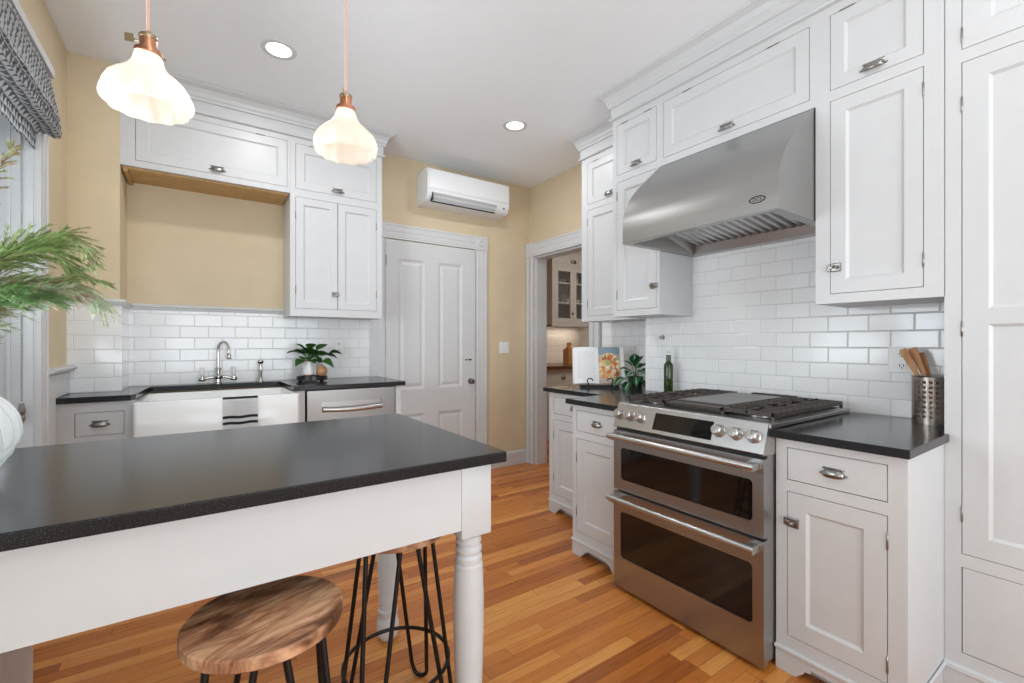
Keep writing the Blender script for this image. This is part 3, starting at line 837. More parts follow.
    lo_ = bpy.data.objects.new('badge_letters', me); COL.objects.link(lo_); lo_.parent = bd; lo_.location = (bx, -.0008, bz); lo_.rotation_euler = (PI/2, 0, 0)
make_hood()

# ---------------------------------------------------------------- sink wall cabinets
SY = 3.50
X0 = -.376
cabinet('wall_cabinet', 'long white flip-up cabinet bridging the tan niche over the sink', 'cabinet', (X0, SY, 2.297), 0, .53-X0, 2.695-2.297, YB-SY,
        [dict(r=(-.307-X0, .513-X0, .038, .362), k='flip', stile=.055)])
bm = NB(); box(bm, -.370, .524, SY+.03, YB, 2.285, 2.2965); box(bm, -.366, -.345, SY+.03, YB, 2.268, 2.285)
o = link('wood_underside', bm, wood_raw); tag(o, 'bare orange wood board under the long cabinet over the niche', 'wood board')
X0 = .531; U2 = 1.436
cabinet('wall_cabinet', 'white upper cabinet above the dishwasher, flip door over a pair of doors', 'cabinet', (X0, SY, U2), 0, 1.184-X0, 2.695-U2, YB-SY,
        [dict(r=(.565-X0, 1.140-X0, 2.335-U2, 2.655-U2), k='flip', stile=.055),
         dict(r=(.565-X0, .852-X0, 1.490-U2, 2.280-U2), k='door', hinge='l', latch=('r', .11), stile=.05),
         dict(r=(.852-X0, 1.140-X0, 1.490-U2, 2.280-U2), k='door', hinge='r', stile=.05)])
# base run
BY = 3.222; SZ = .965
cabinet('base_cabinet', 'white drawer base cabinet in the corner left of the farmhouse sink', 'cabinet', (XL+.002, BY, 0), 0, .313, .933, 3.47-BY,
        [dict(r=(.072, .270, .755, .880), k='drawer'), dict(r=(.045, .270, .14, .70), k='door', hinge='l')], z0=.092, base=feet_base(foot=.05))
def sink_base():
    t = thing('sink_cabinet', 'white cabinet under the farmhouse sink', 'cabinet', (-.265, BY+.01, 0))
    bm = NB(); cells(bm, .79, .69, [(.03, .39, .14, .66), (.40, .76, .14, .66)], 0, .02); link('face_frame', bm, cab_white, t)
    for x in (.0325, .4025):
        bm = NB(); panel_board(bm, .355, .515, .018, [(.05, .305, .05, .465)]); link('door', bm, cab_white, t, loc=(x, 0, .1425))
    link('carcass', B(.0, .79, .0212, .49, 0, .69), cab_white, t)
sink_base()
def sink2():
    t = thing('farmhouse_sink', 'white fireclay apron front farmhouse sink under the black counter', 'sink', (-.285, 3.112, .70))
    w, d, h = .815, .52, .228; r = .03
    bm = NB()
    prof_out = [(.0, .0), (w, .0), (w, d), (0, d)]
    rings = [((0, 0), 0, 0), ((0, 0), h-.008, 0), ((.004, .004), h-.002, 0), ((.010, .010), h, 0), ((.03, .03), h, 0), ((.035, .035), h-.004, 0), ((.04, .04), h-.15, 0), ((.06, .06), h-.19, 0)]
    V = []
    for (ix, iy), z, _ in rings:
        rr = .02; loop = []
        for cx, cy, a0 in ((w-ix, iy, -PI/2), (w-ix, d-iy, 0), (ix, d-iy, PI/2), (ix, iy, PI)):
            sx = -1 if cx > w/2 else 1; sy = 1 if cy < d/2 else -1
            for k in range(5):
                a = a0+PI/2*k/4; loop.append(bm.verts.new((cx+sx*rr+rr*math.cos(a), cy+sy*rr+rr*math.sin(a), z)))
        V.append(loop)
    for A, C_ in zip(V, V[1:]):
        for i in range(20): bm.faces.new((A[i], A[(i+1) % 20], C_[(i+1) % 20], C_[i]))
    bm.faces.new(V[0]); bm.faces.new(V[-1])
    link('basin', bm, fireclay, t, smooth=35)
    bm = NB(); lathe(bm, [(.0001, .040), (.03, .040), (.042, .043), (.044, .040)], 20, (w/2, d/2, 0)); link('drain', bm, chrome, t, smooth=30)
sink2()
# counter: notched outline with cut-out for the sink (open towards the room)
bm = NB()
o_ = [(XL+.001, 3.190), (-.300, 3.190), (-.282, 3.24), (-.255, 3.68), (-.235, 3.70), (.475, 3.70), (.495, 3.68), (.512, 3.25), (.535, 3.190), (1.255, 3.190), (1.255, 3.792), (1.182, 3.792), (1.182, 3.806), (-.364, 3.806), (-.364, 3.476), (XL+.001, 3.476)]
prism(bm, o_, .934, SZ, bev=.003)
tag(link('countertop', bm, granite_m), 'long black granite countertop along the back wall around the sink', 'countertop')
# dishwasher
def dishwasher():
    x0, x1 = .585, 1.185; y = 3.212
    t = thing('dishwasher', 'stainless steel dishwasher with pocket handle below the black counter', 'dishwasher', (x0, y, 0))
    w = x1-x0
    link('body', B(.005, w-.005, .03, .52, .09, .90), black_gap, t)
    bm = NB(); cells(bm, w-.008, .815, [(.095, .500, .668, .735)], 0, .03, .004, 0)
    link('door_panel', bm, steel_d, t, loc=(0, 0, .112))
    link('handle_recess', B(.0955, .4995, .020, .029, .112+.6685, .112+.7345), steel_h, t)
    bm = NB(); n = 12
    pts = [(.10+.395*i/n, -.012-.016*math.sin(PI*i/n), .112+.688-.006*math.sin(PI*i/n)) for i in range(n+1)]
    tube(bm, pts, .017, 12); link('handle', bm, steel_h, t, smooth=40)
    link('toe_kick', B(.01, w-.01, .04, .06, 0, .108), black_gap, t)
dishwasher()
tag(link('filler_panel', B(.532, .578, BY+.004, 3.79, 0, .933, bev=.001), cab_white), 'narrow white panel between the farmhouse sink and the dishwasher', 'panel')
tag(link('filler_panel', B(1.190, 1.230, BY-.002, 3.79, 0, .933, bev=.001), cab_white), 'narrow white panel closing the right side of the dishwasher', 'panel')
# towel
def towel():
    m = mat('towel_cloth', (.82, .82, .81), .9); t_, N, L, b = nt(m)
    tc = N.new('ShaderNodeTexCoord'); sp = N.new('ShaderNodeSeparateXYZ'); L.new(tc.outputs['UV'], sp.inputs[0])
    c = N.new('ShaderNodeValToRGB'); c.color_ramp.interpolation = 'CONSTANT'; e = c.color_ramp.elements
    wh, bk = (.90, .90, .89, 1), (.03, .03, .035, 1)
    st = [(0, wh), (.768, bk), (.785, wh), (.803, bk), (.820, wh), (.916, bk), (.929, wh)]
    e[0].color = wh; e[1].position = st[-1][0]; e[1].color = wh
    for p, cc in st[1:-1]: e.new(p).color = cc
    L.new(sp.outputs['Y'], c.inputs['Fac']); L.new(c.outputs['Color'], b.inputs['Base Color'])
    bm = NB(); uvl = bm.loops.layers.uv.new('UVMap'); w = .178
    prof = [(.034, .85), (.040, .90), (.030, .9305), (.010, .9315), (-.004, .928), (-.010, .918), (-.012, .90), (-.0125, .86), (-.013, .80), (-.013, .74), (-.013, .62)]
    acc = [0]
    for a, b_ in zip(prof, prof[1:]): acc.append(acc[-1]+math.hypot(a[0]-b_[0], a[1]-b_[1]))
    NX = 12; G = []
    for i in range(NX+1):
        G.append([bm.verts.new((.117+w*i/NX, 3.112+y-.001*math.sin(i*1.3)*(k > 5), z+.002*math.sin(i*.8)*(k > 6))) for k, (y, z) in enumerate(prof)])
    for i in range(NX):
        for k in range(len(prof)-1):
            f = bm.faces.new((G[i][k], G[i+1][k], G[i+1][k+1], G[i][k+1]))
            for lp, (ii, kk) in zip(f.loops, ((i, k), (i+1, k), (i+1, k+1), (i, k+1))): lp[uvl].uv = (ii/NX, prof[kk][1] if kk > 2 else .96)
    bmesh.ops.solidify(bm, geom=bm.faces[:], thickness=-.002)
    tag(link('dish_towel', bm, m, smooth=50), 'white dish towel with black stripes draped over the sink front', 'towel')
towel()
# faucet
def faucet():
    t = thing('bridge_faucet', 'polished gooseneck bridge faucet with white porcelain lever handles', 'faucet', (.115, 3.745, SZ))
    bm = NB(); lathe(bm, [(.026, 0), (.026, .004), (.018, .012), (.017, .03), (.03, .045), (.03, .055), (.014, .065), (.014, .09), (.019, .094), (.017, .108), (.012, .112)], 20)
    tube(bm, [(-.085, 0, .036), (-.05, 0, .042), (0, 0, .048), (.05, 0, .042), (.085, 0, .036)], .010, 12)
    link('faucet_body', bm, chrome, t, smooth=40)
    bm = NB(); pts = [(0, 0, .10), (0, 0, .18), (0, 0, .235)]
    dx, dy = .62, -.78; R_ = .048
    for i in range(1, 11):
        a = PI*i/10; r_ = R_*(1-math.cos(a)); pts.append((dx*r_, dy*r_, .235+R_*1.1*math.sin(a)))
    pts += [(dx*2*R_, dy*2*R_, .205)]
    tube(bm, pts, .0085, 12)
    lathe(bm, [(.009, .212), (.013, .200), (.0145, .175), (.012, .168), (.0001, .168)], 14, (dx*2*R_, dy*2*R_, 0))
    link('spout', bm, chrome, t, smooth=50)
    for s in (-1, 1):
        bm = NB(); lathe(bm, [(.010, .018), (.020, .022), (.024, .032), (.020, .042), (.010, .05), (.008, .058), (.0001, .06)], 16, (s*.092, 0, 0))
        h = link('valve', bm, chrome, t, smooth=50)
        bm = NB(); lathe(bm, [(.006, .058), (.011, .064), (.0125, .08), (.0105, .10), (.0125, .106), (.010, .112), (.0001, .114)], 14, (s*.092, 0, 0))
        link('porcelain_lever', bm, porcelain, h, smooth=50)
    s = thing('side_sprayer', 'polished side sprayer standing right of the faucet', 'sprayer', (.374, 3.745, SZ))
    bm = NB(); lathe(bm, [(.024, 0), (.024, .004), (.016, .010), (.014, .03), (.012, .034)], 18); link('sprayer_base', bm, chrome, s, smooth=40)
    bm = NB(); lathe(bm, [(.009, .034), (.010, .05), (.013, .08), (.012, .11), (.010, .128), (.016, .134), (.019, .145), (.016, .156), (.0001, .158)], 18); link('spray_head', bm, chrome, s, smooth=50)
    link('spray_nozzle', lathe(NB(), [(.0165, .1345), (.0195, .1445), (.0165, .150)], 18), black_metal, s)
faucet()

# leaves -------------------------------------------------------------
def leaf_mat(name, c, c2, edge=None):
    m = mat(name, c, .4, 0, .4)
    f = noise(m, coords(m), 30, 2); t_, N, L, b = nt(m)
    col = ramp(m, f, [(.35, c), (.65, c2)])
    if edge:
        tc = N.new('ShaderNodeTexCoord'); sp = N.new('ShaderNodeSeparateXYZ'); L.new(tc.outputs['UV'], sp.inputs[0])
        a = N.new('ShaderNodeMath'); a.operation = 'SUBTRACT'; a.inputs[1].default_value = .5; L.new(sp.outputs['X'], a.inputs[0])
        ab = N.new('ShaderNodeMath'); ab.operation = 'ABSOLUTE'; L.new(a.outputs[0], ab.inputs[0])
        g = N.new('ShaderNodeMath'); g.operation = 'LESS_THAN'; g.inputs[1].default_value = .10; L.new(ab.outputs[0], g.inputs[0])
        mx = N.new('ShaderNodeMix'); mx.data_type = 'RGBA'; L.new(g.outputs[0], mx.inputs[0]); L.new(col, mx.inputs[6]); mx.inputs[7].default_value = (*edge, 1); col = mx.outputs[2]
    L.new(col, b.inputs['Base Color']); return m
leaf_green = leaf_mat('pothos_leaf', (.035, .13, .025), (.08, .25, .05))
leaf_var = leaf_mat('striped_leaf', (.02, .16, .05), (.04, .24, .08), (.50, .66, .48))
def leaf(bm, base, d, L_, w, droop=.3, roll=0., uvl=None):
    d = Vector(d).normalized(); side = d.cross(Vector((0, 0, 1)))
    if side.length < .1: side = Vector((1, 0, 0))
    side.normalize(); side = Matrix.Rotation(roll, 3, d) @ side; up = side.cross(d)
    n = 7; rows = []; base = Vector(base)
    for i in range(n+1):
        s = i/n; wd = w*math.sin(PI*min(1, s*1.02))**.75*(1.25-.6*s) if 0 < i < n else .0005
        c = base+d*(L_*s)-Vector((0, 0, 1))*droop*L_*s*s
        rows.append([bm.verts.new(c+side*wd*k/2+up*(abs(k)*wd*.16)) for k in (-1, 0, 1)])
    for i in range(n):
        for k in (0, 1):
            f = bm.faces.new((rows[i][k], rows[i+1][k], rows[i+1][k+1], rows[i][k+1]))
            if uvl is not None:
                for lp, (ii, kk) in zip(f.loops, ((i, k), (i+1, k), (i+1, k+1), (i, k+1))): lp[uvl].uv = (kk/2, ii/n)
def plant(name, label, loc, m, spec, pot_fn, stem_r=.0018, stemz=.1):
    t = thing(name, label, 'plant', loc)
    pot_fn(t)
    for (az, el, L_, w, dr, st, h) in spec:
        bm = NB(); uvl = bm.loops.layers.uv.new('UVMap')
        d = Vector((math.cos(az)*math.cos(el), math.sin(az)*math.cos(el), math.sin(el)))
        b0 = Vector((0, 0, stemz)); b1 = b0+Vector((0, 0, h))+Vector((d.x, d.y, d.z*.5))*st
        leaf(bm, b1, d, L_, w, dr, random.uniform(-.4, .4), uvl)
        bmesh.ops.solidify(bm, geom=bm.faces[:], thickness=.0006)
        f = link('leaf', bm, m, t, smooth=60)
        bm = NB(); tube(bm, [b0-Vector((0, 0, .01)), (b0+b1)/2+Vector((0, 0, .006)), b1+d*.01], stem_r, 5)
        link('stem', bm, leaf_green, t)
def tray():
    t = thing('serving_riser', 'round black riser on the counter under the small potted plant', 'riser', (.69, 3.58, SZ))
    bm = NB(); lathe(bm, [(.0001, .030), (.096, .030), (.100, .038), (.105, .038), (.105, .012), (.10, .010), (.0001, .010)], 36); link('riser_top', bm, mat('black_lacquer', (.012, .012, .012), .25), t, smooth=30)
    bm = NB()
    for a in (0.5, 2.6, 4.7): lathe(bm, [(.012, 0), (.012, .012)], 10, (.085*math.cos(a), .085*math.sin(a), 0))
    link('riser_foot', bm, black_metal, t)
tray()
def pot1(t):
    bm = NB(); lathe(bm, [(.0001, .012), (.037, .012), (.038, .10), (.0365, .112), (.033, .112), (.032, .10)], 24); link('pot', bm, porcelain, t, smooth=30)
    link('pot_base', lathe(NB(), [(.0001, 0), (.036, 0), (.0375, .012), (.0001, .0121)], 24), copper, t, smooth=30)
    link('pot_rim', lathe(NB(), [(.0375, .108), (.039, .112), (.0375, .117), (.034, .117), (.0335, .108)], 24), copper, t, smooth=30)
    link('soil', lathe(NB(), [(.0001, .10), (.0325, .10), (.0325, .098), (.0001, .098)], 20), mat('potting_soil', (.03, .018, .01), .95), t)
spec = []
for i, (az, el, L_, w, dr, st, h) in enumerate([(-2.6, .5, .085, .055, .3, .05, .04), (-2.9, .2, .09, .055, .3, .06, .06), (3.0, .8, .08, .05, .3, .04, .07), (-1.6, .7, .085, .055, .4, .03, .05), (-.9, .5, .08, .05, .4, .05, .04),
        (-.3, .3, .10, .06, .4, .06, .03), (.1, .2, .09, .055, .5, .11, .03), (-.15, .1, .08, .05, .2, .14, .05), (1.6, .6, .08, .05, .3, .03, .05), (-2.0, .2, .08, .05, .4, .05, .02), (-.6, .0, .075, .05, .6, .10, .0), (.3, .55, .09, .045, .1, .07, .06),
        (2.3, .5, .08, .05, .3, .05, .04), (-1.2, .9, .07, .045, .3, .02, .08), (-2.4, -.1, .07, .04, .4, .06, .01)]):
    spec.append((az, el, L_*1.15, w*1.75, dr, st, h)); spec.append((az+1.1, el+.15, L_*.9, w*1.5, dr+.1, st*.6, h*.8))
plant('potted_plant', 'small green pothos in a white and copper pot on the black riser', (.665, 3.575, SZ+.0385-.0), leaf_green, spec, pot1, stemz=.11)
bm = NB(); lathe(bm, [(.0001, 0), (.022, 0), (.036, .014), (.039, .035), (.034, .056), (.026, .064), (.0001, .064)], 24)
t = thing('copper_votive', 'round copper votive jar beside the small potted plant', 'candle holder', (.755, 3.565, SZ+.0385)); link('jar', bm, mat('rose_wood_glaze', (.55, .27, .14), .35), t, smooth=40)
link('jar_lid', lathe(NB(), [(.020, .064), (.022, .072), (.008, .078), (.0001, .079)], 18), mat('amber_lid', (.62, .38, .22), .4), t, smooth=40)
bm = NB(); lathe(bm, [(.0001, 0), (.024, 0), (.024, .095), (.0001, .095)], 20)
tag(link('pillar_candle', bm, mat('candle_wax', (.82, .80, .74), .5), loc=(.752, 3.640, SZ+.0385), smooth=30), 'white pillar candle behind the copper votive', 'candle')

def plate(name, label, cat, loc, rotz, dark=True, w=.072, h=.115, kind='outlet'):
    t = thing(name, label, cat, loc, rotz)
    link('cover_plate', B(-w/2, w/2, -.005, 0, -h/2, h/2, bev=.002), plate_w, t)
    if kind == 'outlet':
        for s in (-1, 1):
            o = link('receptacle', B(-.017, .017, -.0075, -.0045, s*.026-.015, s*.026+.015, bev=.002), plate_w, t)
            bm = NB(); box(bm, -.008, -.005, -.0079, -.0072, s*.026-.004, s*.026+.007); box(bm, .005, .008, -.0079, -.0072, s*.026-.004, s*.026+.007); lathe(bm, [(.003, -.0079), (.003, -.0072)], 8, (0, 0, s*.026-.009), 'y')
            link('slot', bm, black_gap, o)
    else:
        for s in (-1, 1) if w > .09 else (0,): 
            bm = NB(); box(bm, s*.024-.005, s*.024+.005, -.014, -.004, -.004, .012, bev=.002); link('toggle', bm, plate_w, t)
    return t
plate('wall_outlet', 'white duplex outlet on the tile above the dishwasher counter', 'outlet', (.935, YB-.012, 1.215), 0)
plate('wall_outlet', 'white duplex outlet in the tile nook behind the striped plant', 'outlet', (XR-.010, 2.40, 1.185), R90)
plate('wall_outlet', 'white duplex outlet on the tile behind the wooden spoons', 'outlet', (XT-.010, .672, 1.17), R90, w=.098)
plate('light_switch', 'white double light switch on the tan wall right of the door', 'light switch', (2.545, YB, 1.20), 0, w=.115, kind='switch')
def hook(loc, rot, label, m=nickel, r=.012):
    bm = NB(); lathe(bm, [(r, 0), (r, -.003), (r*.4, -.006), (r*.4, -.014), (r*.8, -.019), (r*.8, -.024), (.0001, -.027)], 14, (0, 0, 0), 'y')
    tag(link('wall_hook', bm, m, loc=loc, rotz=rot, smooth=40), label, 'wall hook')
hook((-.443, 3.478, 1.440), 0, 'small grey round knob on the tile left of the niche', r=.014)
hook((XT-.010, 1.93, 1.283), R90, 'small grey knob on the tile above the oil bottle', r=.014)

# AC ---------------------------------------------------------------
def ac():
    x0, x1 = 1.61, 2.452; Y_ = YB
    t = thing('air_conditioner', 'white wall mounted mini split air conditioner above the door', 'air conditioner', (x0, YB, 2.465))
    w = x1-x0; H_ = .285; D_ = .225
    prof = [(-.0, 0), (-.0, H_), (-D_+.012, H_), (-D_, H_-.012), (-D_-.004, .105)]
    n = 8
    prof += [(-D_+.075*(1-math.cos(PI/2*i/n))+.0, .100-.092*math.sin(PI/2*i/n)) for i in range(0, n+1)]
    prof += [(-.07, 0)]
    bm = NB(); prism(bm, prof, 0, w, 'yz', bev=0)
    link('casing', bm, plastic_w, t, smooth=25)
    bm = NB(); box(bm, .012, w-.012, -D_-.0085, -D_+.004, .112, H_-.008, bev=.003); link('front_panel', bm, plastic_w, t)
    # louvre slot on curved underside
    bm = NB()
    def at(i): return (-D_+.075*(1-math.cos(PI/2*i/n)), .100-.092*math.sin(PI/2*i/n))
    a, b_ = at(1.2), at(5.6)
    for (xx0, xx1) in ((.05, w-.14),):
        bm2 = NB()
        v = [bm2.verts.new(p) for p in ((xx0, a[0]-.006, a[1]-.000), (xx1, a[0]-.006, a[1]), (xx1, b_[0]-.008, b_[1]-.004), (xx0, b_[0]-.008, b_[1]-.004))]
        bm2.faces.new(v); bmesh.ops.solidify(bm2, geom=bm2.faces[:], thickness=.003)
        link('louvre', bm2, plastic_w, t)
        box(bm, xx0, xx1, b_[0]-.006, b_[0]+.01, b_[1]-.010, b_[1]-.002); box(bm, xx0-.006, xx0, a[0]-.006, b_[0], b_[1]-.006, a[1]); 
        link('air_slot', bm, black_gap, t)
    q = at(2.5)
    link('indicator', B(w-.062, w-.050, q[0]-.007, q[0]+.004, q[1]-.004, q[1]+.008), black_metal, t)
ac()

# ---------------------------------------------------------------- lamps
def downlight(x, y, label, power=9):
    t = thing('recessed_light', label, 'recessed light', (x, y, ZC), 0, None)
    bm = NB(); lathe(bm, [(.062, 0), (.066, -.004), (.088, -.005), (.090, 0)], 36); link('trim_ring', bm, trim_white, t, smooth=30)
    bm = NB(); lathe(bm, [(.0001, -.0015), (.063, -.0015), (.063, -.0005), (.0001, -.0005)], 36); link('lens', bm, lens_m, t)
    l = bpy.data.lights.new('downlight_glow', 'AREA'); l.shape = 'DISK'; l.size = .12; l.energy = power; l.color = (.97, .97, .98)
    o = bpy.data.objects.new('downlight_glow', l); COL.objects.link(o); o.parent = t; o.location = (0, 0, -.008)
    return t
downlight(.369, 2.804, 'recessed ceiling light between the two hanging pendants')
downlight(1.949, 2.777, 'recessed ceiling light in front of the air conditioner')
for x, y in ((.37, .3), (1.6, .3), (.37, -1.2), (1.6, -1.2)): downlight(x, y, 'added recessed ceiling fill light, unseen behind the camera', 3)['group'] = 'added fill lights behind the camera'  # unseen downlights, added to fill the room with light
def pendant(x, y, z, label, ph):
    t = thing('pendant_lamp', label, 'pendant lamp', (x, y, z), 0)
    prof = [(.029, .110), (.032, .104), (.034, .094), (.039, .080), (.052, .062), (.072, .047), (.090, .028), (.100, .006), (.1025, -.010), (.100, -.022), (.094, -.031), (.090, -.034)]
    def fn(r, z_, a):
        k = min(1, max(0, (.09-z_)/.10)); return r*(.955+.036*k*math.cos(12*a))
    bm = NB(); lathe(bm, prof, 96, (0, 0, 0), 'z', fn)
    bmesh.ops.solidify(bm, geom=bm.faces[:], thickness=.003)
    link('glass_shade', bm, milk_m, t, smooth=60)
    bm = NB(); lathe(bm, [(.0001, .172), (.006, .170), (.008, .162), (.017, .158), (.019, .150), (.0185, .126), (.030, .120), (.031, .108), (.029, .106), (.0285, .112), (.0001, .112)], 24)
    link('socket', bm, copper, t, smooth=30)
    link('socket_cap', lathe(NB(), [(.0195, .150), (.0205, .153), (.0195, .159), (.018, .1605), (.009, .165)], 24), brass, t, smooth=30)
    bm = NB(); d = Vector((math.cos(ph), math.sin(ph), 0)); s = Vector((0, 0, 1))
    tube(bm, [d*.018+s*.142, d*.040+s*.146], .0025, 8)
    c = d*.040+s*.147; e = .010
    q = []
    for sg in (-.002, .002):
        nrm = Vector((-d.y, d.x, 0))*sg
        q.append([bm.verts.new(c+d*a+s*b_+nrm) for a, b_ in ((-e, -e), (e, -e), (e, e), (-e, e))])
    bm.faces.new(q[0]); bm.faces.new(q[1])
    for i in range(4): bm.faces.new((q[0][i], q[0][(i+1) % 4], q[1][(i+1) % 4], q[1][i]))
    link('switch_key', bm, brass, t)
    bm = NB()
    for a in (0.4, 2.5, 4.6): tube(bm, [(.028*math.cos(a), .028*math.sin(a), .115), (.040*math.cos(a), .040*math.sin(a), .116)], .0022, 6)
    link('shade_screw', bm, brass, t)
    bm = NB(); tube(bm, [(0.0016, 0, .168), (.0016, 0, ZC-z-.02)], .0022, 8); tube(bm, [(-.0022, 0, .168), (-.0022, .0, ZC-z-.02)], .0022, 8)
    link('cord', bm, mat('cloth_cord', (.72, .50, .40), .8) if 'cloth_cord' not in bpy.data.materials else bpy.data.materials['cloth_cord'], t)
    link('canopy', lathe(NB(), [(.06, ZC-z), (.06, ZC-z-.006), (.03, ZC-z-.022), (.008, ZC-z-.03), (.0001, ZC-z-.03)], 24), brass, t, smooth=30)
    bm = NB(); lathe(bm, [(.012, .11), (.014, .09), (.024, .055), (.026, .038), (.018, .018), (.0001, .012)], 20)
    link('bulb', bm, bulb_m, t, smooth=60)
    l = bpy.data.lights.new('pendant_glow', 'POINT'); l.energy = 1.05; l.shadow_soft_size = .03; l.color = (1, .92, .82)
    o = bpy.data.objects.new('pendant_glow', l); COL.objects.link(o); o.parent = t; o.location = (0, 0, .035)
pendant(-.108, 1.53, 1.895, 'left scalloped milk glass pendant lamp, hanging nearer the window', 2.9)
pendant(.398, 1.53, 1.895, 'right scalloped milk glass pendant lamp, hanging nearer the air conditioner', 4.3)

# ---------------------------------------------------------------- island
def island():
    ZT = .93; X1, Ya, Yb = .740, 1.095, 1.965; XW = XL+.052
    t = thing('kitchen_island', 'long white farmhouse island table with black granite top and turned legs', 'kitchen island', (X1, Ya, 0))
    bm = NB(); prism(bm, [(XW-X1, 0), (0, 0), (0, Yb-Ya), (XW-X1, Yb-Ya)], ZT-.031, ZT, bev=.004)
    link('granite_top', bm, granite_m, t)
    bs = .098; ov = .033
    bm = NB(); xa, xb = XW-X1+.02, -ov-bs; yf, yr = ov+.004, Yb-Ya-ov-.004
    box(bm, xa, xb, yf, yf+.022, .716, ZT-.0315); box(bm, xa, xb, yr-.022, yr, .716, ZT-.0315)
    box(bm, -ov-.026, -ov-.004, ov+bs, Yb-Ya-ov-bs, .716, ZT-.0315)
    link('apron', bm, trim_white, t)
    for (cx, cy) in ((-ov-bs/2, ov+bs/2), (-ov-bs/2, Yb-Ya-ov-bs/2-.01)):
        bm = NB(); box(bm, cx-bs/2, cx+bs/2, cy-bs/2, cy+bs/2, .69, ZT-.0315, bev=.004)
        prof = [(.046, .690), (.034, .681), (.0335, .674), (.0375, .669), (.0375, .661), (.0335, .656), (.0335, .651), (.0385, .646), (.0385, .637), (.0345, .632), (.0345, .626), (.0395, .620), (.040, .608), (.0385, .604), (.0385, .600), (.0415, .597),
                (.0430, .56), (.0450, .50), (.0448, .42), (.0425, .32), (.038, .20), (.0345, .140), (.036, .132), (.0405, .128), (.0405, .112), (.037, .106), (.036, .098), (.041, .088), (.0455, .068), (.046, .045), (.041, .020), (.030, .004), (.024, 0)]
        lathe(bm, prof, 32, (cx, cy, 0))
        link('leg', bm, trim_white, t, smooth=35)
    # panelled end support beside the wall
    bm = NB(); box(bm, xa, -.384-X1, .10, 1.83-Ya, .0, ZT-.0315, bev=.002); 
    link('end_cabinet', bm, cab_white, t)
island()
# stools
def stool(x, y, ang, label):
    t = thing('bar_stool', label, 'stool', (x, y, 0), 0, None)
    bm = NB(); lathe(bm, [(.0001, .620), (.156, .620), (.160, .624), (.160, .644), (.156, .648), (.0001, .648)], 64)
    o = link('seat', bm, stool_m, t, smooth=40); 
    o.rotation_euler = (0, 0, .35)
    bm = NB(); lathe(bm, [(.0001, .615), (.125, .615), (.125, .6198), (.0001, .6198)], 32); link('mounting_plate', bm, black_metal, t)
    for k in range(4):
        a = ang+k*PI/2; rad = Vector((math.cos(a), math.sin(a), 0)); tg = Vector((-rad.y, rad.x, 0)); Z = Vector((0, 0, 1))
        bm = NB(); r0, r1 = .095, .195; hw0, hw1 = .058, .026; rb = .0072
        pts = [rad*r0+tg*hw0+Z*.615, rad*(r0*.1+r1*.9)+tg*(hw1*.98+hw0*.06)+Z*.06, rad*r1+tg*hw1+Z*.030]
        n = 6
        arc = [rad*(r1+.002)+tg*(hw1*math.cos(PI*i/n))+Z*(.030-.0235*math.sin(PI*i/n)) for i in range(1, n)]
        pts = pts+arc+[rad*r1-tg*hw1+Z*.030, rad*(r0*.1+r1*.9)-tg*(hw1*.98+hw0*.06)+Z*.06, rad*r0-tg*hw0+Z*.615]
        tube(bm, pts, rb, 8)
        link('leg', bm, black_metal, t, smooth=60)
        
    bm = NB(); n = 48; tube(bm, [(.168*math.cos(2*PI*i/n), .168*math.sin(2*PI*i/n), .20) for i in range(n)], .0065, 8, closed=True)
    link('footrest_ring', bm, black_metal, t, smooth=60)
stool(.125, 1.142, .75, 'round wooden bar stool with its seat in view, at the front of the island')
stool(.541, 1.45, .77, 'bar stool under the island between the turned legs, seat hidden by apron')

# ---------------------------------------------------------------- vase and branches
def vase():
    vx, vy = -.462, 1.53
    t = thing('ribbed_vase', 'white ceramic vase with swirling ribs at the left end of the island', 'vase', (vx, vy, .93))
    bm = NB(); prof = [(.05, 0), (.065, .002), (.088, .03), (.108, .07), (.115, .105), (.110, .145), (.094, .18), (.070, .205), (.052, .218), (.048, .235), (.054, .250), (.056, .256)]
    P2 = []
    for i in range(len(prof)-1):
        q0, q1, q2, q3 = prof[max(i-1, 0)], prof[i], prof[i+1], prof[min(i+2, len(prof)-1)]
        for k in range(9):
            f = k/9; P2.append(tuple(.5*((2*q1[c])+(q2[c]-q0[c])*f+(2*q0[c]-5*q1[c]+4*q2[c]-q3[c])*f*f+(3*q1[c]-q0[c]-3*q2[c]+q3[c])*f**3) for c in (0, 1)))
    P2.append(prof[-1])
    def fn(r, z, a):
        k = math.exp(-((z-.11)/.085)**4)
        up = abs(math.sin(11*a+16*z))**.8                       # long flowing ribs above
        q = (z+.022*abs(math.sin(5.5*a+8*z)))/.030; t_ = q-math.floor(q)
        low = (math.sin(PI*t_)**.5)*.9                          # overlapping swags below
        f = min(1, max(0, (z-.07)/.03)); return r*(.965+k*(.095*up*f+.085*low*(1-f)))
    lathe(bm, P2, 260, (0, 0, 0), 'z', fn)
    bm.faces.new([v for v in bm.verts if abs(v.co.z) < 1e-6])
    bmesh.ops.solidify(bm, geom=bm.faces[:], thickness=.004)
    link('vase_body', bm, porcelain, t, smooth=179)
vase()
def evergreen_mat(name, a, b_, c):
    m = mat(name, a, .6, 0, .25); v = coords(m); f = noise(m, v, 26, 3)
    nt(m)[2].new(ramp(m, f, [(.32, a), (.5, b_), (.70, c)]), nt(m)[3].inputs['Base Color']); return m
eg_green = evergreen_mat('cedar_green', (.10, .19, .045), (.20, .31, .09), (.36, .44, .18))
eg_sage = evergreen_mat('sage_cedar', (.24, .32, .18), (.44, .50, .32), (.52, .40, .28))
eg_deep = evergreen_mat('fir_green', (.07, .16, .045), (.14, .27, .085), (.26, .40, .16))
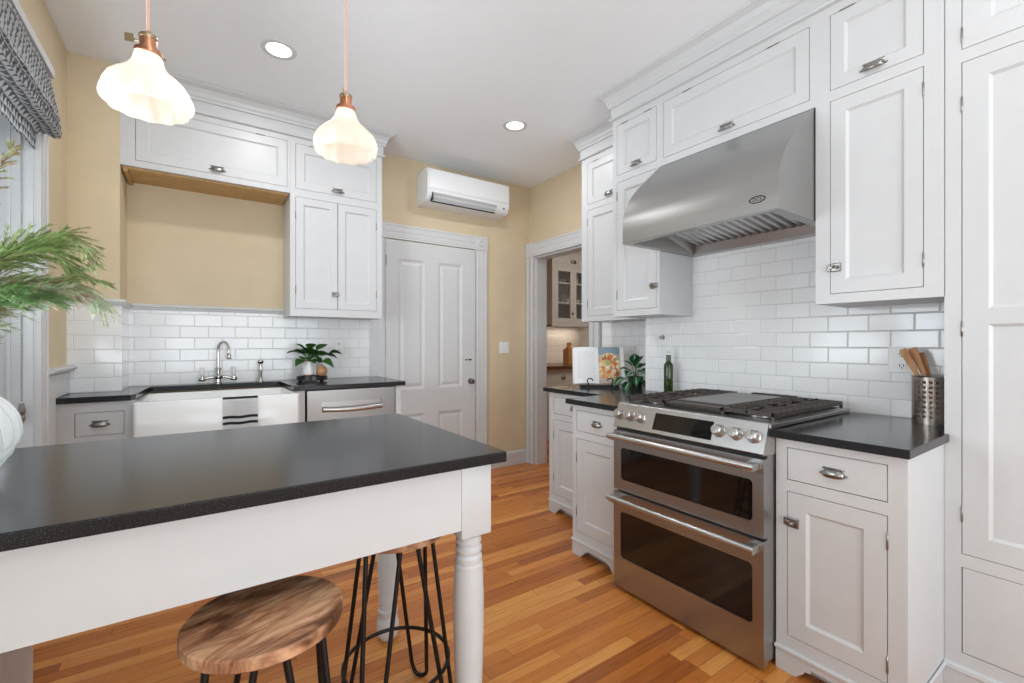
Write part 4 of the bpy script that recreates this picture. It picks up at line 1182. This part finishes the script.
eg_pink = evergreen_mat('heather_pink', (.36, .24, .17), (.48, .34, .26), (.38, .44, .26))
eg_tip = evergreen_mat('brown_tip_cedar', (.16, .20, .07), (.30, .36, .14), (.28, .17, .12))
twig_m = mat('twig_bark', (.16, .09, .045), .8)
def needle(bm, p, d, L_, w):
    d = d.normalized(); s = d.cross(Vector((.3, .2, 1))); s = s.normalized() if s.length > .01 else Vector((1, 0, 0)); u = s.cross(d)
    a = bm.verts.new(p+s*w); b_ = bm.verts.new(p-s*w*.5+u*w*.87); c = bm.verts.new(p-s*w*.5-u*w*.87); e = bm.verts.new(p+d*L_)
    bm.faces.new((a, b_, e)); bm.faces.new((b_, c, e)); bm.faces.new((c, a, e))
def branch(label, pts, m, spread=.07, ns=16, nl=.013, up=.3, dens=9, droop=.2):
    P_ = [Vector(p) for p in pts]; t = thing('evergreen_branch', label, 'branch', tuple(P_[0]), 0)
    o = P_[0]
    def cur(s):
        n = len(P_)-1; x = s*n; i = min(int(x), n-1); f = x-i
        p0 = P_[max(i-1, 0)]; p1 = P_[i]; p2 = P_[i+1]; p3 = P_[min(i+2, n)]
        return .5*((2*p1)+(p2-p0)*f+(2*p0-5*p1+4*p2-p3)*f*f+(3*p1-p0-3*p2+p3)*f**3)-o
    bm = NB(); tube(bm, [cur(i/14) for i in range(15)], .003, 5, taper=.3)
    bn = NB()
    for i in range(ns):
        s = .25+.75*i/(ns-1); p = cur(s); d = (cur(min(1, s+.03))-cur(max(0, s-.03))).normalized()
        for sd in (-1, 1):
            az = Vector((random.uniform(-1, 1), random.uniform(-1, 1), random.uniform(-1+up, 1+up))); side = d.cross(az).normalized()*sd
            q = (d*random.uniform(.9, 1.4)+side*random.uniform(.4, .8)).normalized(); Ls = spread*(1.15-.7*s)*random.uniform(.7, 1.2)
            sub = [p+q*Ls*k/5-Vector((0, 0, 1))*droop*Ls*(k/5)**2 for k in range(6)]
            tube(bm, sub, .0012, 4, taper=.4)
            for k in range(dens*2):
                f = k/(dens*2-1)*5; i0 = min(int(f), 4); pp = sub[i0].lerp(sub[i0+1], f-i0)
                dd = (sub[i0+1]-sub[i0]).normalized(); rnd = Vector((random.uniform(-1, 1), random.uniform(-1, 1), random.uniform(-1, 1)))
                for z in range(2):
                    rr = dd.cross(rnd).normalized()*(1 if z else -1)
                    needle(bn, pp, dd*1.0+rr*.62, nl*random.uniform(.7, 1.25), .0010)
    e = cur(1); d = (cur(1)-cur(.95)).normalized()
    link('twig', bm, twig_m, t); link('needles', bn, m, t)
vm = (-.455, 1.53, 1.10)
def br(label, mid, tip, m, **k):
    a = Vector(vm); top = a+Vector((random.uniform(-.015, .015), random.uniform(-.015, .015), .11))
    branch(label, [a, top, mid, tip] if not isinstance(mid, list) else [a, top]+mid+[tip], m, **k)
br('green cedar branch reaching highest right, its brown tip drooping past the casing', [(-.37, 1.58, 1.45), (-.29, 1.66, 1.535)], (-.250, 1.74, 1.49), eg_tip, spread=.10, ns=40)
br('bright green cedar branch just below the topmost one', [(-.40, 1.57, 1.42), (-.33, 1.60, 1.49)], (-.275, 1.62, 1.45), eg_green, spread=.12, ns=40)
br('bushy green cedar branch against the window frame', [(-.42, 1.53, 1.40)], (-.30, 1.56, 1.49), eg_green, spread=.13, ns=34)
br('sage green branch drooping lowest right in front of the tile', [(-.38, 1.58, 1.35), (-.29, 1.66, 1.41)], (-.228, 1.72, 1.365), eg_sage, spread=.10, ns=40, droop=.5)
br('pinkish dried heather branch in the middle of the bouquet', [(-.39, 1.57, 1.33), (-.31, 1.62, 1.385)], (-.265, 1.65, 1.375), eg_pink, spread=.08, ns=34, nl=.009)
br('olive sprig poking right below the heather branch', [(-.38, 1.60, 1.36), (-.28, 1.68, 1.425)], (-.22, 1.75, 1.415), eg_tip, spread=.05, ns=18)
br('deep green fir branch low over the vase rim', [(-.41, 1.52, 1.33)], (-.305, 1.54, 1.365), eg_deep, spread=.12, ns=36, nl=.016)
br('deep green fir branch hanging low toward the left edge', [(-.44, 1.49, 1.34)], (-.345, 1.46, 1.36), eg_deep, spread=.11, ns=34, nl=.016)
br('tall thin green sprig rising against the window glass', [(-.44, 1.56, 1.50)], (-.372, 1.60, 1.715), eg_tip, spread=.07, ns=34, nl=.009)
br('broad yellow green branch at the left edge, mid height', [(-.43, 1.50, 1.38)], (-.325, 1.52, 1.455), eg_green, spread=.13, ns=36, nl=.015)
br('dusty brown green branch between the two green sprays', [(-.42, 1.54, 1.35)], (-.280, 1.58, 1.40), eg_tip, spread=.11, ns=36)
br('sage tipped spray filling the centre of the bouquet', [(-.42, 1.52, 1.34)], (-.290, 1.55, 1.375), eg_sage, spread=.11, ns=34)

# ---------------------------------------------------------------- things on the range counters
# utensil crock
def crock():
    t = thing('utensil_crock', 'perforated stainless steel utensil crock on the counter beside the pantry', 'utensil holder', (2.485, .553, .915))
    r, h, seg, rows = .064, .195, 80, 39
    bm = NB(); G = [[bm.verts.new((r*math.cos(2*PI*i/seg), r*math.sin(2*PI*i/seg), h*j/rows)) for i in range(seg)] for j in range(rows+1)]
    for j in range(rows):
        for i in range(seg):
            if i % 4 in (1, 2) and j % 4 in (1, 2) and 3 < j < rows-4: continue
            bm.faces.new((G[j][i], G[j][(i+1) % seg], G[j+1][(i+1) % seg], G[j+1][i]))
    bmesh.ops.solidify(bm, geom=bm.faces[:], thickness=.0012)
    link('perforated_wall', bm, mat('crock_steel', (.62, .54, .48), .27, 1.0), t)
    link('crock_base', lathe(NB(), [(.0001, 0.001), (.063, .001), (.063, .006), (.0001, .006)], 32), steel_h, t)
    link('crock_rim', lathe(NB(), [(.0645, h-.004), (.0665, h), (.0645, h+.002), (.0625, h)], 40), steel_h, t, smooth=60)
    for i, (dx, dy, lean, L_, wd, lab) in enumerate([(-.02, .0, (-.03, .43), .318, .013, 'flat wooden spatula leaning left in the steel crock'), (.0, -.005, (-.01, .36), .315, .015, 'wider wooden spatula beside the other in the steel crock'), (.012, -.005, (.05, .30), .29, .010, 'darker wooden spoon handle standing rightmost in the crock')]):
        d = Vector((lean[0], lean[1], 1)).normalized(); b0 = Vector((dx+.01, dy-.035, .012))
        sd = d.cross(Vector((1, 0, 0))).normalized(); nn = d.cross(sd)
        bm = NB(); sec = [(0, .4), (.6, .45), (.8, .8), (.92, 1.), (1, .9)]; rings = []
        for s, k in sec:
            c = b0+d*L_*s; rings.append([bm.verts.new(c+sd*wd*k*a+nn*.0035*b_) for a, b_ in ((-1, -1), (1, -1), (1, 1), (-1, 1))])
        for A, C_ in zip(rings, rings[1:]):
            for q in range(4): bm.faces.new((A[q], A[(q+1) % 4], C_[(q+1) % 4], C_[q]))
        bm.faces.new(rings[0]); bm.faces.new(rings[-1])
        o = link('wooden_spatula', bm, spoon_m, loc=(2.485, .553, .915)); tag(o, lab, 'spatula')
crock()
# oil bottle
t = thing('oil_bottle', 'slim dark green olive oil bottle with clear pourer against the tile', 'bottle', (2.49, 1.83, .915))
oil = mat('green_bottle_glass', (.035, .060, .012), .08, 0, .6, Transmission_Weight=.25, IOR=1.45)
bm = NB(); lathe(bm, [(.0001, 0), (.027, 0), (.029, .006), (.029, .185), (.025, .198), (.0165, .207), (.015, .215), (.0145, .245), (.0165, .247), (.0165, .253), (.0001, .254)], 28); link('bottle_body', bm, oil, t, smooth=40)
clear = mat('clear_glass', (.95, .97, .97), .03, 0, .5, Transmission_Weight=1, IOR=1.45)
bm = NB(); lathe(bm, [(.011, .254), (.012, .262), (.006, .270), (.0045, .290), (.0055, .300), (.003, .312), (.0001, .313)], 16); link('pourer', bm, clear, t, smooth=40)
# plant
def pot2(t):
    bm = NB(); lathe(bm, [(.0001, 0), (.045, 0), (.056, .07), (.058, .085), (.054, .085), (.052, .075), (.0001, .075)], 28); link('pot', bm, mat('grey_green_pot', (.06, .075, .065), .3), t, smooth=30)
spec = [(-2.2, .7, .10, .06, .3, .03, .05), (-1.7, .4, .10, .06, .5, .05, .03), (-2.8, .3, .10, .06, .5, .06, .02), (-2.4, 0, .09, .055, .5, .07, .0), (-1.4, -.1, .09, .055, .6, .08, .0), (-1.9, -.3, .09, .055, .4, .08, -.01), (3.0, .0, .09, .05, .5, .09, -.01), (-1.0, .5, .09, .06, .4, .04, .06),
        (-2.6, 1.1, .09, .055, .2, .02, .08), (-1.5, 1.0, .09, .06, .3, .02, .08), (2.2, .8, .08, .05, .3, .03, .06), (-2.0, .2, .09, .06, .4, .06, .04), (-2.9, -.35, .08, .05, .4, .09, -.02), (-1.2, .1, .09, .06, .5, .06, .02), (2.8, .5, .08, .05, .4, .05, .03)]
spec = [(a, e, L_*1.25, w*1.45, dr, st, h) for a, e, L_, w, dr, st, h in spec]
plant('striped_plant', 'leafy green plant with pale striped leaves beside the open cookbook', (2.64, 2.225, .915), leaf_var, spec, pot2, stemz=.085)
# cookbook on stand
def cookbook():
    ca = Vector((2.47, 2.44, 0)); view = math.atan2(ca.y, ca.x)
    rz = view-PI/2+.12                                   # book faces the camera
    tilt = -.34
    st = thing('cookbook_stand', 'black iron cookbook stand with curled feet on the recessed counter', 'book stand', (2.45, 2.40, .915), rz)
    bm = NB(); n = 12
    tube(bm, [(-.14, -.02, .012), (0, -.022, .012), (.14, -.02, .012)], .007, 8)
    box(bm, -.14, .14, -.02, .045, .008, .016)
    for s in (-1, 1):
        pts = [(s*.085, -.02, .012)]+[(s*.085+s*.0, -.024-.004*i, .012+.006*i) for i in range(1, 3)]
        pts += [(s*.085-s*.012+s*.020*math.cos(a), -.034, .050+.020*math.sin(a)) for a in [-.9+PI*1.25*i/n for i in range(n+1)]]
        tube(bm, pts, .0045, 8)
    tube(bm, [(0, .04, .016), (0, .10, .22)], .005, 6); tube(bm, [(0, .10, .22), (0, .16, .0055)], .005, 6); box(bm, -.14, .14, -.028, .17, 0.0, .008)
    link('stand_frame', bm, black_metal, st, smooth=50)
    bk = thing('open_cookbook', 'open cookbook showing a text page and a food photo, on the black stand', 'book', (2.45, 2.40, .915), rz)
    def page_surface(side, y_off, w=.192, h=.285, thick=.010):
        bm = NB(); uvl = bm.loops.layers.uv.new('UVMap'); n = 10; G = []
        for i in range(n+1):
            u = i/n; x = side*(u*w); yb = -.018*math.sin(PI*min(1, u*1.1))*.7+.002
            col = []
            for z in (0, h): col.append((x, yb+y_off, z))
            G.append(col)
        F = [[bm.verts.new((x, y-thick, z)) for x, y, z in c] for c in G]; Bk = [[bm.verts.new((x, .004+y_off, z)) for x, y, z in c] for c in G]
        for i in range(n):
            f = bm.faces.new((F[i][0], F[i+1][0], F[i+1][1], F[i][1]))
            for lp, (a, b_) in zip(f.loops, ((i, 0), (i+1, 0), (i+1, 1), (i, 1))):
                lp[uvl].uv = ((a/n) if side > 0 else 1-a/n, b_)
            f.material_index = 0
            for g in (bm.faces.new((Bk[i][0], Bk[i][1], Bk[i+1][1], Bk[i+1][0])), bm.faces.new((F[i][0], Bk[i][0], Bk[i+1][0], F[i+1][0])), bm.faces.new((F[i][1], F[i+1][1], Bk[i+1][1], Bk[i][1]))): g.material_index = 1
        for e in (0, n): bm.faces.new((F[e][0], F[e][1], Bk[e][1], Bk[e][0])).material_index = 1
        return bm
    paper = mat('page_paper', (.80, .78, .76), .6)
    # text page
    tm = mat('text_page', (.80, .80, .80), .6); t_, N, L, b = nt(tm)
    tc = N.new('ShaderNodeTexCoord'); sp = N.new('ShaderNodeSeparateXYZ'); L.new(tc.outputs['UV'], sp.inputs[0])
    def M(op, a, b2=None):
        n = N.new('ShaderNodeMath'); n.operation = op
        for i, x in enumerate((a, b2)):
            if x is None: continue
            if isinstance(x, (int, float)): n.inputs[i].default_value = x
            else: L.new(x, n.inputs[i])
        return n.outputs[0]
    row = M('MULTIPLY', sp.outputs['Y'], 34.); ln = M('GREATER_THAN', M('FRACT', row), .62)
    nz = N.new('ShaderNodeTexNoise'); nz.inputs['Scale'].default_value = 1; mp = N.new('ShaderNodeMapping'); mp.inputs['Scale'].default_value = (60, 0, 1)
    cbn = N.new('ShaderNodeCombineXYZ'); L.new(M('MULTIPLY', sp.outputs['X'], 50.), cbn.inputs[0]); L.new(M('MULTIPLY', M('FLOOR', row), 7.3), cbn.inputs[1]); L.new(cbn.outputs[0], nz.inputs['Vector'])
    wd = M('GREATER_THAN', nz.outputs['Fac'], .44)
    inx = M('MULTIPLY', M('GREATER_THAN', sp.outputs['X'], .16), M('LESS_THAN', sp.outputs['X'], .86)); iny = M('MULTIPLY', M('GREATER_THAN', sp.outputs['Y'], .14), M('LESS_THAN', sp.outputs['Y'], .88))
    fac = M('MULTIPLY', M('MULTIPLY', ln, wd), M('MULTIPLY', inx, iny))
    mx = N.new('ShaderNodeMix'); mx.data_type = 'RGBA'; L.new(M('MULTIPLY', fac, .55), mx.inputs[0]); mx.inputs[6].default_value = (.80, .80, .80, 1); mx.inputs[7].default_value = (.35, .35, .38, 1); L.new(mx.outputs[2], b.inputs['Base Color'])
    # photo page: plate of food
    fm = mat('food_photo_page', (.8, .8, .8), .35); t_, N, L, b = nt(fm)
    tc = N.new('ShaderNodeTexCoord'); mp = N.new('ShaderNodeMapping'); mp.inputs['Scale'].default_value = (8, 11, 1); L.new(tc.outputs['UV'], mp.inputs[0])
    vo = N.new('ShaderNodeTexVoronoi'); L.new(mp.outputs[0], vo.inputs['Vector']); vo.inputs['Scale'].default_value = 1
    sepc = N.new('ShaderNodeSeparateXYZ'); L.new(vo.outputs['Color'], sepc.inputs[0])
    food = ramp(fm, sepc.outputs['X'], [(0, (.55, .08, .03)), (.25, (.72, .30, .08)), (.45, (.80, .66, .42)), (.62, (.24, .34, .06)), (.8, (.85, .76, .55)), (1, (.35, .12, .04))])
    spu = N.new('ShaderNodeSeparateXYZ'); L.new(tc.outputs['UV'], spu.inputs[0])
    L0 = L
    def M(op, a, b2=None):
        n = N.new('ShaderNodeMath'); n.operation = op
        for i, x in enumerate((a, b2)):
            if x is None: continue
            if isinstance(x, (int, float)): n.inputs[i].default_value = x
            else: L0.new(x, n.inputs[i])
        return n.outputs[0]
    ex = M('DIVIDE', M('SUBTRACT', spu.outputs['X'], .40), .44); ey = M('DIVIDE', M('SUBTRACT', spu.outputs['Y'], .46), .38)
    rr = M('ADD', M('MULTIPLY', ex, ex), M('MULTIPLY', ey, ey)); ins = M('LESS_THAN', rr, 1.)
    top = M('GREATER_THAN', spu.outputs['Y'], .80)
    m1 = N.new('ShaderNodeMix'); m1.data_type = 'RGBA'; L0.new(top, m1.inputs[0]); m1.inputs[6].default_value = (.42, .34, .27, 1); m1.inputs[7].default_value = (.20, .27, .32, 1)
    gn = noise(fm, tc.outputs['UV'], 22, 5, .7); gr = ramp(fm, gn, [(.36, (.28, .20, .14)), (.52, (1, 1, 1)), (1, (1, 1, 1))])
    fmx = N.new('ShaderNodeMix'); fmx.data_type = 'RGBA'; fmx.blend_type = 'MULTIPLY'; fmx.inputs[0].default_value = .9; L0.new(food, fmx.inputs[6]); L0.new(gr, fmx.inputs[7])
    m2 = N.new('ShaderNodeMix'); m2.data_type = 'RGBA'; L0.new(ins, m2.inputs[0]); L0.new(m1.outputs[2], m2.inputs[6]); L0.new(fmx.outputs[2], m2.inputs[7])
    m3 = N.new('ShaderNodeMix'); m3.data_type = 'RGBA'; L0.new(M('GREATER_THAN', spu.outputs['X'], .84), m3.inputs[0]); L0.new(m2.outputs[2], m3.inputs[6]); m3.inputs[7].default_value = (.80, .78, .75, 1)
    L0.new(m3.outputs[2], b.inputs['Base Color'])
    for side, mm, nm in ((-1, tm, 'text_page'), (1, fm, 'photo_page')):
        o = link(nm, page_surface(side, 0), [mm, paper], bk, loc=(0, .018, .024)); o.rotation_euler = (tilt, 0, 0)
    bm = NB(); box(bm, -.196, .196, .005, .009, -.003, .289, bev=.001); o = link('cover', bm, mat('book_cover', (.62, .42, .34), .5), bk, loc=(0, .018, .024)); o.rotation_euler = (tilt, 0, 0)
cookbook()

# ---------------------------------------------------------------- hall beyond the doorway
def hall():
    yb = 4.80; t = None
    X0 = 3.99
    t = thing('glass_cabinet', 'white upper cabinet with two glass doors seen through the doorway', 'cabinet', (X0, yb, 1.48))
    w, h, d = .78, 1.18, .315
    bm = NB(); cells(bm, w, h, [(.05, w/2, .05, .83), (w/2, w-.05, .05, .83), (.05, w-.05, .87, 1.10)], 0, .02); link('face_frame', bm, cab_white, t)
    bm = NB(); box(bm, 0, .018, .021, d, 0, h); box(bm, w-.018, w, .021, d, 0, h); box(bm, 0, w, .021, d, 0, .018); box(bm, 0, w, .021, d, h-.018, h); box(bm, 0, w, d-.01, d, 0, h); box(bm, 0.018, w-.018, .021, d, .84, .858)
    link('carcass', bm, cab_white, t)
    for z in (.32, .60): link('shelf', B(.018, w-.018, .03, d-.01, z, z+.018), cab_white, t)
    for x0, x1 in ((.052, w/2-.001), (w/2+.001, w-.052)):
        bm = NB(); ww = x1-x0; cells(bm, ww, .776, [(.055, ww-.055, .06, .716)], 0, .018); o = link('door', bm, cab_white, t, loc=(x0, .0, .052))
        link('glass_pane', B(.055, ww-.055, .008, .011, .06, .716), clear_pane, o)
    inst('latch', LATCH, t, (w/2-.014, 0, .18), scale=.8)
    bm = NB(); panel_board(bm, w-.104, .226, .018, [(.05, w-.154, .045, .181)]); o = link('door', bm, cab_white, t, loc=(.052, 0, .872)); inst('cup_pull', CUP, o, ((w-.104)/2, 0, .04))
    dish = mat('pale_dish', (.55, .53, .50), .3)
    k = 0
    for z in (.02, .338, .618):
        for i in range(3):
            x = X0+.15+.22*i; bm = NB(); r = .05+.012*((i+k) % 2)
            if (i+k) % 2: lathe(bm, [(.0001, 0), (r*.5, 0), (r, .05), (r*1.0, .055), (r*.9, .05), (r*.4, .008), (.0001, .008)], 20)
            else: lathe(bm, [(.0001, 0), (r*.6, 0), (r*.6, .11), (r*.55, .11), (r*.5, .01), (.0001, .01)], 20)
            nm = 'bowl' if (i+k) % 2 else 'tumbler'
            tag(link(nm, bm, dish, loc=(x, yb+.16, 1.48+z-.001), smooth=40), 'pale %s on the %s shelf of the glass cabinet, %s' % (nm, ('bottom', 'middle', 'top')[k], ('at left', 'in the middle', 'at right')[i]), nm, 'dishes in the glass cabinet')
        k += 1
    bt = cabinet('base_cabinet', 'white base cabinet in the hall under the wood counter', 'cabinet', (3.20, 4.50, 0), 0, 1.98, .905, .60,
            [dict(r=(a, a+.42, .14, .69), k='door', hinge='l') for a in (.04, .52, 1.0, 1.48)]+[dict(r=(a, a+.42, .735, .87), k='drawer') for a in (.04, .52, 1.0, 1.48)], z0=0)
    bm = NB(); box(bm, 3.18, 5.24, 4.46, 5.107, .906, .950, bev=.004); tag(link('wood_counter', bm, counter_wood), 'dark brown wood countertop in the hall beyond the doorway', 'countertop')
    kb = thing('knife_block', 'light wooden knife block on the hall counter', 'knife block', (4.27, 4.72, .951), .1)
    bm = NB(); prism(bm, [(0, 0), (.11, 0), (.11, .20), (.02, .245), (-.0, .235)], -.055, .055, 'yz', bev=.003); link('block', bm, block_m, kb)
    bm = NB()
    for i in range(4): box(bm, -.04+.025*i, -.028+.025*i, .04, .056, .22, .30, bev=.003)
    link('knife_handle', bm, block_m, kb)
    struct('wall_tile_hall', B(3.0, 5.25, 5.108, 5.12, .95, 1.48), tile_back)
    area('hall_light', (4.3, 3.5, ZC-.03), (0, 0, 0), .6, .6, 22, (1, .90, .78))
    area('hall_undercabinet', (4.40, 4.95, 1.475), (0, 0, 0), .6, .04, 1.6, (1, .82, .62))
clear_pane = clear_glass_mat('cabinet_glass')
hall()
